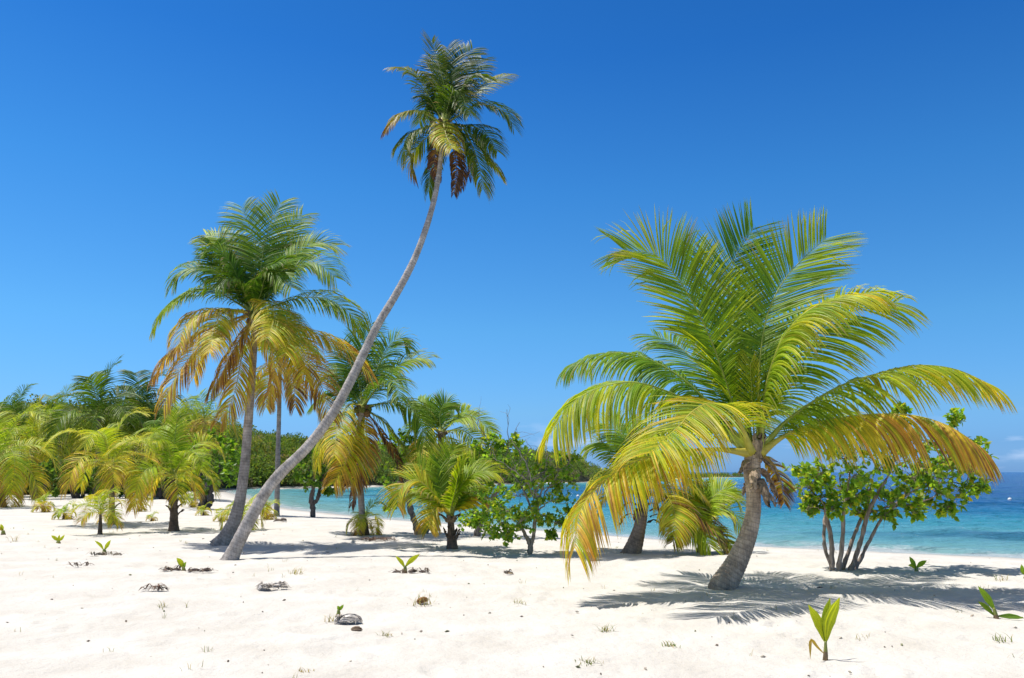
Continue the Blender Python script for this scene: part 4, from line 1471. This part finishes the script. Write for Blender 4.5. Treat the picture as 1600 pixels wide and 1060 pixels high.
# ---- small tree by the water, between the leaning trunk and the medium palm
Yw = G(488, 807)[1]
uw = Yw / F
st = [(at_depth([(488, 809, 0), (489, 795, 0), (486, 780, 0), (489, 765, 0), (490, 740, 0)], Yw), [x * uw for x in (4.6, 4, 3.6, 3, 2)]),
      (at_depth([(488, 790, 0), (497, 778, 0), (500, 762, .2), (505, 742, .3)], Yw), [x * uw for x in (3.2, 3, 2.4, 1.6)])]
cl = [(478, 730, 0, 18), (495, 715, .3, 20), (512, 728, .2, 18), (470, 748, .3, 14), (490, 748, -.3, 18), (508, 752, 0, 16), (484, 705, .4, 15), (505, 700, .3, 14), (520, 745, .4, 12), (515, 770, 0, 7)]
broad_tree('shore_tree', 'small dark tree standing at the water edge behind the leaning trunk', G(488, 807), st, px_clumps(cl, Yw), .20, 16, [(.07, .16, .025), (.10, .20, .025), (.13, .23, .03)], 9, 10, 'broadleaf trees along the shore', bark=(.13, .11, .10))

# ---- light green tree left of the big palms
Yl = G(320, 795)[1]
ul = Yl / F
st = [(at_depth([(314, 798, 0), (318, 780, 0), (312, 760, 0), (318, 735, .3)], Yl), [x * ul for x in (7, 5.5, 4.5, 3)]),
      (at_depth([(322, 797, 0), (330, 780, 0), (330, 765, 0), (345, 735, .3)], Yl), [x * ul for x in (5, 4.5, 4, 2.5)])]
cl = [(300, 720, 0, 20), (322, 705, -.4, 22), (345, 712, .2, 22), (362, 725, .3, 16), (310, 745, -.5, 20), (335, 738, -.6, 22), (355, 750, 0, 18), (290, 745, .4, 16), (330, 685, .5, 18), (350, 695, .6, 16), (365, 705, .8, 12), (300, 700, .8, 18), (322, 760, -.3, 14)]
broad_tree('shore_tree', 'light green leafy tree behind the big palm trunk on the left', G(320, 795), st, px_clumps(cl, Yl), .22, 18, [(.14, .27, .025), (.19, .32, .03), (.10, .20, .025)], 9, 11, 'broadleaf trees along the shore', bark=(.12, .10, .09))

# ---- dark undergrowth trees at the back of the left grove
for k, (bx_, by_, w, h, lab) in enumerate([
        (60, 781, 38, 50, 'dark thicket bush under the far left palms'),
        (122, 779, 36, 46, 'dark thicket bush left of the yellow palm trunk'),
        (205, 779, 36, 48, 'dark thicket bush behind the yellow palm'),
        (-20, 780, 36, 50, 'dark thicket bush cut by the left edge'),
        (258, 780, 34, 56, 'dark thicket bush behind the shaggy trunked palm'),
        (318, 778, 30, 60, 'dark thicket bush between the left tree and the hill')]):
    g0 = G(bx_, by_)
    Yk = g0[1]
    uk = Yk / F
    rk = random.Random(k)
    st = [(at_depth([(bx_ + q, by_ + 1, 0), (bx_ + q * 1.6, by_ - h * .35, 0), (bx_ + q * 2.2, by_ - h * .7, 0)], Yk), [3.5 * uk, 2.6 * uk, 1.5 * uk]) for q in (-6, 0, 6)]
    cl = [(bx_ + rk.uniform(-w, w), by_ - h * rk.uniform(.3, 1.05), rk.uniform(-.8, .8), rk.uniform(11, 17)) for _ in range(13)]
    broad_tree('thicket_bush', lab, g0, st, px_clumps(cl, Yk), .26, 30 + k, [(.05, .115, .022), (.075, .15, .025), (.10, .17, .025)], 8, 10, 'bushes at the back of the left grove', bark=(.10, .08, .07), cat='bush')


# ------------------------------------------------------------------ sprouts, husks, litter
def blade(root, path, w, tint, seed, facing=(0, -1, .35), name='leaf', split=False):
    """one broad undivided seedling leaf, pleated along its length"""
    rg = np.random.default_rng(seed)
    n, c = 14, 7
    p = spline(path, n)
    T = nrm(np.gradient(p, axis=0))
    W = nrm(np.cross(T, np.array(facing)))
    Nn = np.cross(W, T)
    f = np.linspace(0, 1, n)
    ww = w * np.interp(f, [0, .12, .45, .75, 1], [.12, .45, 1, .75, .05]) * .5
    us = np.linspace(-1, 1, c)
    pleat = np.array([.0, .22, .0, .22, .0, .22, .0]) - .35 * (1 - np.abs(us))
    V = p[:, None] + W[:, None] * (us[None] * ww[:, None])[..., None] + Nn[:, None] * (pleat[None] * ww[:, None] * .9)[..., None]
    idx = np.arange(n * c).reshape(n, c)
    q = np.stack([idx[:-1, :-1], idx[:-1, 1:], idx[1:, 1:], idx[1:, :-1]], -1).reshape(-1, 4)
    C = np.repeat((np.array(tint)[None] * (1 + .35 * (f[:, None] - .4)) + np.array([.12, .06, 0]) * np.clip(f[:, None] - .8, 0, 1) * 2), c, 0) * rg.uniform(.92, 1.08, (n * c, 1))
    mb = MB()
    mb.add(V.reshape(-1, 3), q, c=C)
    return mb.build(name, M_FROND, root, smooth=False)


def sprout(label, base_px, leaves, stem, group='coconut seedlings sprouting from the sand', husk=None, cat='seedling'):
    g0 = G(*base_px)
    g0[2] = float(sand_height(g0[:1], g0[1:2], fine=False)[0])
    Yk = g0[1]
    root = empty('palm_sprout', g0, label, cat, group)
    mb = MB()
    sp = spline([P(x, y, Yk) for x, y in stem], 10)
    sp[0] = g0 - np.array([0, 0, .02])
    tube(mb, sp, np.linspace(5, 2.4, 10) * Yk / F * .8, 8, np.array([(.20, .13, .06)] * 4 + [(.24, .26, .05)] * 6))
    mb.build('stem', M_RIB, root)
    for k, (pts, w, dz, tint) in enumerate(leaves):
        blade(root, [P(x, y, Yk + dz * i / (len(pts) - 1)) for i, (x, y) in enumerate(pts)], .74 * w * Yk / F, tint, k + int(base_px[0]))
    return root


GY, GG = (.40, .46, .025), (.20, .33, .025)
sprout('tall yellow green coconut seedling in the near right foreground', (1289, 1027),
       [([(1290, 1005), (1280, 975), (1263, 945)], 22, .05, GY), ([(1291, 1003), (1296, 970), (1312, 934)], 24, -.05, GY), ([(1290, 1005), (1291, 965), (1297, 935)], 20, .1, (.22, .30, .02)),
        ([(1288, 1022), (1278, 1012), (1267, 1001), (1266, 1030)], 7, -.1, (.36, .26, .06))], [(1290, 1028), (1290, 1015), (1290, 1002)])
sprout('seedling with one leaf lying flat at the right edge', (1556, 966),
       [([(1555, 955), (1543, 935), (1528, 916)], 17, .05, GG), ([(1553, 962), (1542, 950), (1528, 940)], 12, .05, (.12, .2, .02)), ([(1558, 963), (1578, 963), (1600, 966)], 11, -.15, (.10, .19, .02))], [(1557, 967), (1555, 958), (1553, 950)])
sprout('little seedling in front of the round leaved tree on the right', (1432, 895),
       [([(1432, 888), (1427, 880), (1421, 870)], 11, 0, GG), ([(1432, 888), (1438, 882), (1448, 876)], 10, .05, GG), ([(1431, 890), (1425, 884), (1419, 884)], 7, -.05, GY)], [(1432, 896), (1432, 890), (1432, 886)])
sprout('seedling cut off by the right edge above the lying leaf', (1603, 905),
       [([(1602, 900), (1598, 892), (1596, 882)], 10, 0, GG), ([(1603, 900), (1610, 890), (1616, 884)], 10, 0, GG)], [(1603, 906), (1603, 902), (1603, 898)])
sprout('two leaved seedling on a husk mound in the centre foreground', (633, 896),
       [([(633, 888), (627, 878), (618, 869)], 8, 0, GY), ([(633, 886), (641, 877), (656, 866)], 11, -.05, GY)], [(633, 897), (633, 890), (633, 884)])
sprout('seedling between two dry husk heaps in the left foreground', (286, 894),
       [([(286, 888), (283, 880), (276, 872)], 11, 0, GY), ([(287, 890), (288, 883), (291, 878)], 7, 0, GG)], [(287, 894), (287, 890), (286, 886)])
sprout('seedling with one upright leaf among straw on the left', (163, 866),
       [([(163, 860), (167, 853), (173, 844)], 9, 0, GY), ([(162, 860), (157, 852), (148, 845)], 6, .05, GY)], [(163, 866), (163, 862), (163, 858)])
sprout('small yellow seedling on the far left sand', (91, 849),
       [([(91, 846), (86, 841), (80, 837)], 7, 0, GY), ([(91, 846), (96, 842), (101, 836)], 7, 0, GY), ([(91, 846), (92, 840), (93, 836)], 6, .05, GY)], [(91, 850), (91, 847), (91, 845)])
sprout('seedling stub with dead leaf touching the left edge', (5, 836),
       [([(5, 830), (3, 824), (1, 819)], 7, 0, GY), ([(5, 830), (0, 826), (-6, 826)], 7, 0, (.35, .24, .06))], [(5, 837), (5, 833), (5, 829)])
sprout('tiny seedling on the split grey husk in the foreground', (529, 962),
       [([(529, 955), (529, 950), (527, 947)], 7, 0, GG), ([(529, 955), (533, 950), (537, 945)], 7, 0, GG)], [(529, 963), (529, 958), (529, 953)])


def husk_lump(mb, c, r, stretch, rg, tint, half=False):
    """an old coconut husk: thick curved slices of fibrous shell round a hollow, some sprung open; half = only a broken part"""
    ax = nrm(np.array([stretch[0], stretch[1], rg.uniform(-.15, .15)]))
    si = nrm(np.cross(ax, (0, 0, 1)))
    upv = np.cross(si, ax)
    n, c3 = 9, 4
    t0, t1 = (.25, 2.3) if half else (-.35, 3.5)
    k = 5 if half else 8
    edges = np.linspace(t0, t1, k + 1) + rg.normal(0, .06, k + 1)
    u = np.linspace(-1, 1, n)
    for i in range(k):
        th = np.linspace(edges[i] + .08, edges[i + 1] - .08, c3)
        open_ = rg.uniform(-.05, .22)
        prof = np.sqrt(np.maximum(1 - u ** 2, .03)) * (1 + open_ * (u + 1) * rg.choice([-.5, .5]))
        R = r * prof[:, None] * (1 + rg.normal(0, .035, (n, c3)) + .05 * np.cos(3 * th)[None])
        ln = r * 1.4 * rg.uniform(.85, 1.1)
        def surf(q):
            return np.asarray(c) + ax * (u * ln)[:, None, None] + si * (R * q * np.cos(th))[..., None] + upv * (R * q * .85 * np.sin(th))[..., None]
        V, W = surf(1.0), surf(.72)
        idx = np.arange(n * c3).reshape(n, c3)
        q1 = np.stack([idx[:-1, :-1], idx[:-1, 1:], idx[1:, 1:], idx[1:, :-1]], -1).reshape(-1, 4)
        m = n * c3
        rim = np.r_[idx[:, 0], idx[-1, 1:], idx[::-1, -1][1:], idx[0, ::-1][1:]]
        rq = np.stack([rim[:-1], rim[1:], rim[1:] + m, rim[:-1] + m], 1)
        tone = np.array(tint) * rg.choice([.6, .9, 1.1, 1.3, 1.45])
        fib = rg.uniform(.7, 1.2, (n, c3, 1)) * np.array([.8, 1.15, .9, 1.1])[None, :, None]
        mb.add(np.vstack([V.reshape(-1, 3), W.reshape(-1, 3)]), np.vstack([q1, q1[:, ::-1] + m, rq]),
               c=np.vstack([(tone * fib).reshape(-1, 3), np.tile(np.array([.16, .11, .08]), (m, 1))]))


def strips(mb, c, n, L, spread, rg, tint, w=.012, rise=.08):
    for _ in range(n):
        a = rg.uniform(0, 6.28)
        s = np.asarray(c) + np.array([rg.uniform(-1, 1) * spread[0], rg.uniform(-1, 1) * spread[1], rg.uniform(.0, .02)])
        d = np.array([math.cos(a), math.sin(a) * .6, 0]) * L * rg.uniform(.4, 1)
        p = spline([s - d * .5, s + np.array([0, 0, rise * rg.uniform(.3, 1)]), s + d * .5 + np.array([0, 0, .01])], 7)
        wv = nrm(np.cross(d, (0, 0, 1))) * w * rg.uniform(.5, 1.4)
        f = np.interp(np.linspace(0, 1, 7), [0, .3, 1], [.4, 1, .1])[:, None]
        V = np.concatenate([p - wv * f, p + wv * f + np.array([0, 0, .004])], 0)
        k = np.arange(6)
        q = np.stack([k, k + 1, k + 8, k + 7], 1)
        mb.add(V, q, c=np.array(tint) * rg.uniform(.5, 1.4))


def heap(name, label, base_px, lumps, nstrip, spread, seed, tint=(.50, .46, .41), group='old coconut husks on the sand', cat='coconut husk', stripL=.25, stint=(.20, .15, .11)):
    rg = np.random.default_rng(seed)
    g0 = G(*base_px)
    g0[2] = float(sand_height(g0[:1], g0[1:2], fine=False)[0])
    root = empty(name, g0, label, cat, group)
    u = g0[1] / F
    for (dx, dy, r, sx, sy, half) in lumps:
        mb = MB()
        husk_lump(mb, g0 + np.array([dx * u, dy * u, r * u * (.16 if half else .50)]), r * u, (sx, sy), rg, tint, half)
        mb.build('husk', M_HUSK, root, smooth=False)
    if nstrip:
        mb = MB()
        strips(mb, g0 + np.array([0, 0, .01]), nstrip, stripL, (spread[0] * u, spread[1] * u), rg, stint)
        o = mb.build('husk_fibre', M_FIBRE, root)
        o['kind'] = 'stuff'
    return root


heap('coconut_husk', 'two grey broken husks side by side, right of the seedling between husk heaps', (425, 924), [(-14, 0, 9, .3, 1, True), (9, 3, 9.5, 1, .25, True), (-2, 5, 6, 1, .8, True)], 40, (20, 8), 1, stint=(.42, .37, .31), stripL=.22)
heap('coconut_husk', 'split grey husk with striped fibres near the bottom centre', (542, 970), [(4, 0, 13.5, 1, .5, True), (-10, 2, 10, .4, 1, True), (9, 6, 11, 1, -.5, True)], 24, (16, 8), 2, stint=(.42, .37, .31), stripL=.2)
heap('coconut', 'small round pale coconut in front of the split grey husk', (557, 984), [(0, 0, 6, 1, .2, False)], 0, (0, 0), 3, (.30, .22, .15), cat='coconut')
heap('coconut', 'rusty orange coconut with grass around it in the foreground', (660, 943), [(0, 0, 6.5, 1, .3, False)], 0, (0, 0), 4, (.34, .17, .07), cat='coconut')
heap('husk_pile', 'long low pile of husks beneath the two leaved centre seedling', (640, 898), [(-20, 0, 5, 1, .1, True), (4, 2, 5, 1, 0, False), (19, 3, 4.5, 1, .1, True)], 26, (28, 5), 5, (.24, .19, .16))
heap('husk_pile', 'curled husk heap left of the seedling in the left foreground', (266, 894), [(-3, 0, 6, .6, .8, True), (7, 2, 5, 1, .1, True)], 22, (13, 5), 6, (.20, .15, .125))
heap('husk_pile', 'curled husk heap right of the seedling in the left foreground', (313, 896), [(-9, 1, 6, 1, .3, True), (7, 2, 6.5, 1, -.2, True)], 24, (18, 5), 7, (.20, .15, .125))
heap('husk_pile', 'straw and dry husk strips round the upright seedling on the left', (168, 868), [(-14, 2, 5, .5, 1, True), (14, 2, 4.5, 1, .2, True)], 34, (26, 8), 8, (.30, .26, .21), stint=(.30, .26, .2))
heap('leaf_litter', 'small brown twig heap on the bare left foreground sand', (240, 927), [], 26, (18, 5), 9, group='dry litter on the sand', cat='leaf litter', stint=(.17, .11, .08))
heap('leaf_litter', 'brown fallen fronds beside the low palm tuft', (590, 845), [(-8, 0, 4, 1, .2, True)], 60, (26, 12), 10, (.15, .1, .07), 'dry litter on the sand', 'leaf litter', .6, (.16, .10, .07))
heap('leaf_litter', 'flat straw coloured husk scrap left of the drooping frond', (796, 898), [(0, 0, 4.5, 1, .1, True)], 8, (8, 2), 12, (.36, .27, .17), 'dry litter on the sand', 'leaf litter', .2)
heap('leaf_litter', 'twiggy litter on the sand below the far left seedling', (120, 886), [], 18, (20, 5), 13, group='dry litter on the sand', cat='leaf litter', stint=(.2, .15, .12))
heap('coconut_husk', 'dark husk pair on the sand just right of the thin palm trunk', (438, 816), [(-5, 0, 4, 1, .3, True), (4, 1, 4.5, .5, 1, False)], 8, (7, 3), 14, (.20, .17, .15))


def tuft(label, base_px, h_px, n, seed, tint=(.17, .20, .05), spread=6):
    rg = np.random.default_rng(seed)
    g0 = G(*base_px)
    g0[2] = float(sand_height(g0[:1], g0[1:2], fine=False)[0]) - .005
    u = g0[1] / F
    mb = MB()
    for _ in range(n):
        s = g0 + np.array([rg.normal() * spread * u, rg.normal() * spread * u, 0])
        a = rg.uniform(0, 6.28)
        L = h_px * u * rg.uniform(.5, 1.1)
        le = rg.uniform(.15, .9)
        d = np.array([math.cos(a) * le, math.sin(a) * le, 1])
        p = spline([s, s + d * L * .55, s + d * L * np.array([1.5, 1.5, .8])], 5)
        w = nrm(np.array([-math.sin(a), math.cos(a), 0])) * .0045
        f = np.array([1, .9, .7, .45, .08])[:, None]
        V = np.concatenate([p - w * f, p + w * f], 0)
        k = np.arange(4)
        c = np.array(tint) * rg.uniform(.7, 1.4) if rg.random() > .3 else np.array([.38, .31, .18])
        mb.add(V, np.stack([k, k + 1, k + 6, k + 5], 1), c=c)
    o = mb.build('grass_tuft', M_GRASS, smooth=False, origin=tuple(g0))
    return tag(o, label, 'grass', 'small grass tufts on the sand')


tuft('upright grass tuft on bare sand below the drooping frond tip', (947, 987), 14, 26, 1)
tuft('low green grass tuft at the bottom centre of the sand', (920, 1034), 9, 34, 2, (.14, .17, .05), 10)
tuft('green grass tuft on the sand below the foreground palm', (1046, 1009), 10, 26, 3, (.13, .2, .05), 6)
tuft('wispy pale grass tuft right of the bottom centre of the husks', (810, 943), 14, 20, 4, (.3, .3, .16))
tuft('grass around the rusty orange coconut', (659, 944), 18, 34, 5, (.25, .24, .10), 9)
tuft('pale grass tuft just right of the two grey husks', (462, 899), 13, 26, 6, (.3, .28, .15))
tuft('small grass tuft under the small round coconut side', (605, 990), 10, 22, 7, (.22, .22, .1))
tuft('grass wisp behind the tall foreground seedling at right', (1568, 1003), 15, 22, 8, (.16, .22, .06))
tuft('dry grass wisp at the bottom left of the split husk', (473, 1051), 10, 22, 9, (.25, .2, .1))
tuft('grass wisp near the right water edge by the little seedling', (1565, 908), 14, 18, 10, (.2, .24, .08))
tuft('pale grass wisp left of the curled husk heaps', (22, 846), 14, 16, 11, (.3, .26, .08))
tuft('grass blades on the left edge of the split husk', (518, 968), 20, 18, 12, (.3, .27, .16), 5)
tuft('green wisp on the open sand of the left foreground', (252, 951), 12, 14, 13, (.16, .18, .06), 4)

# scattered crumbs: bits of leaf, twig, bark and shell that nobody could count
rg = np.random.default_rng(77)
mb = MB()
n = 420
yy = 3.2 + 22 * rg.random(n) ** 1.35
xx = (rg.random(n) * 2 - 1) * (yy * .72 + .6)
keep = shore_dist(xx, yy) > 1.2
xx, yy = xx[keep], yy[keep]
zz = sand_height(xx, yy)
for x, y, z in zip(xx, yy, zz):
    a = rg.uniform(0, 6.28)
    L = rg.choice([.02, .035, .06, .14], p=[.42, .33, .19, .06]) * rg.uniform(.6, 1.3)
    w = min(L * rg.uniform(.12, .6), .02)
    d, s = np.array([math.cos(a), math.sin(a), rg.uniform(-.05, .25)]) * L, np.array([-math.sin(a), math.cos(a), 0]) * w
    p = np.array([x, y, z + .008])
    c = np.array([(.34, .27, .20), (.20, .15, .12), (.46, .40, .31), (.30, .30, .17), (.42, .35, .27)][rg.integers(5)]) * rg.uniform(.7, 1.2)
    up = np.array([0, 0, min(w * .8, .012)])
    mb.add([p - d * .5, p - s * .5 + up, p + d * .5, p + s * .5 + up, p - s * .5 - up, p + s * .5 - up], tris=[(0, 1, 3), (1, 2, 3), (0, 4, 1), (1, 4, 2), (2, 5, 3), (0, 3, 5)], c=c)
tag(mb.build('beach_litter', M_FIBRE, smooth=False), 'crumbs of leaf, twig and shell scattered over the sand', kind='stuff')
mb = MB()
n = 220
yy = 3.4 + 22 * rg.random(n) ** 1.2
xx = (rg.random(n) * 2 - 1) * (yy * .72 + .6)
keep = (shore_dist(xx, yy) > 1.5) & (vnoise(xx * .5, yy * .5) > -.12)
xx, yy = xx[keep], yy[keep]
zz = sand_height(xx, yy)
for x, y, z in zip(xx, yy, zz):
    for _ in range(rg.integers(3, 9)):
        a, L, le = rg.uniform(0, 6.28), rg.uniform(.03, .10), rg.uniform(.2, 1.0)
        b0 = np.array([x + rg.normal() * .025, y + rg.normal() * .025, z - .004])
        d = np.array([math.cos(a) * le, math.sin(a) * le, 1]) * L
        w = np.array([-math.sin(a), math.cos(a), 0]) * .0025
        mb.add([b0 - w, b0 + w, b0 + d * .6 + w * .8, b0 + d * .6 - w * .8, b0 + d * np.array([1.4, 1.4, .8])], [(0, 1, 2, 3)], [(3, 2, 4)], c=np.array([(.22, .23, .08), (.36, .31, .2), (.16, .2, .06)][rg.integers(3)]))
tag(mb.build('sparse_grass', M_GRASS, smooth=False), 'sparse short blades of beach grass', kind='stuff')

# two mooring buoys on the water
for k, (x, y, lab) in enumerate([(1578, 782, 'white mooring buoy floating on the blue water far right'), (903, 777, 'white mooring buoy floating beyond the bushy low tree')]):
    g0 = G(x, y, WATER)
    root = empty('buoy', g0, lab, 'buoy', 'white mooring buoys')
    r = .13
    u = np.linspace(-1, 1, 14)
    mb = MB()
    tube(mb, g0 + np.array([0, 0, .05]) + np.array([0, 0, 1]) * (u * r)[:, None], r * np.sqrt(np.maximum(1 - u ** 2, .01)), 18, (.75, .75, .73))
    mb.build('float', M_PAINT, root)
    mb = MB()
    tube(mb, spline([g0 + np.array([-.03, 0, .17]), g0 + np.array([0, 0, .24]), g0 + np.array([.03, 0, .17])], 8), .008, 6, (.3, .3, .3))
    mb.build('ring', M_PAINT, root)
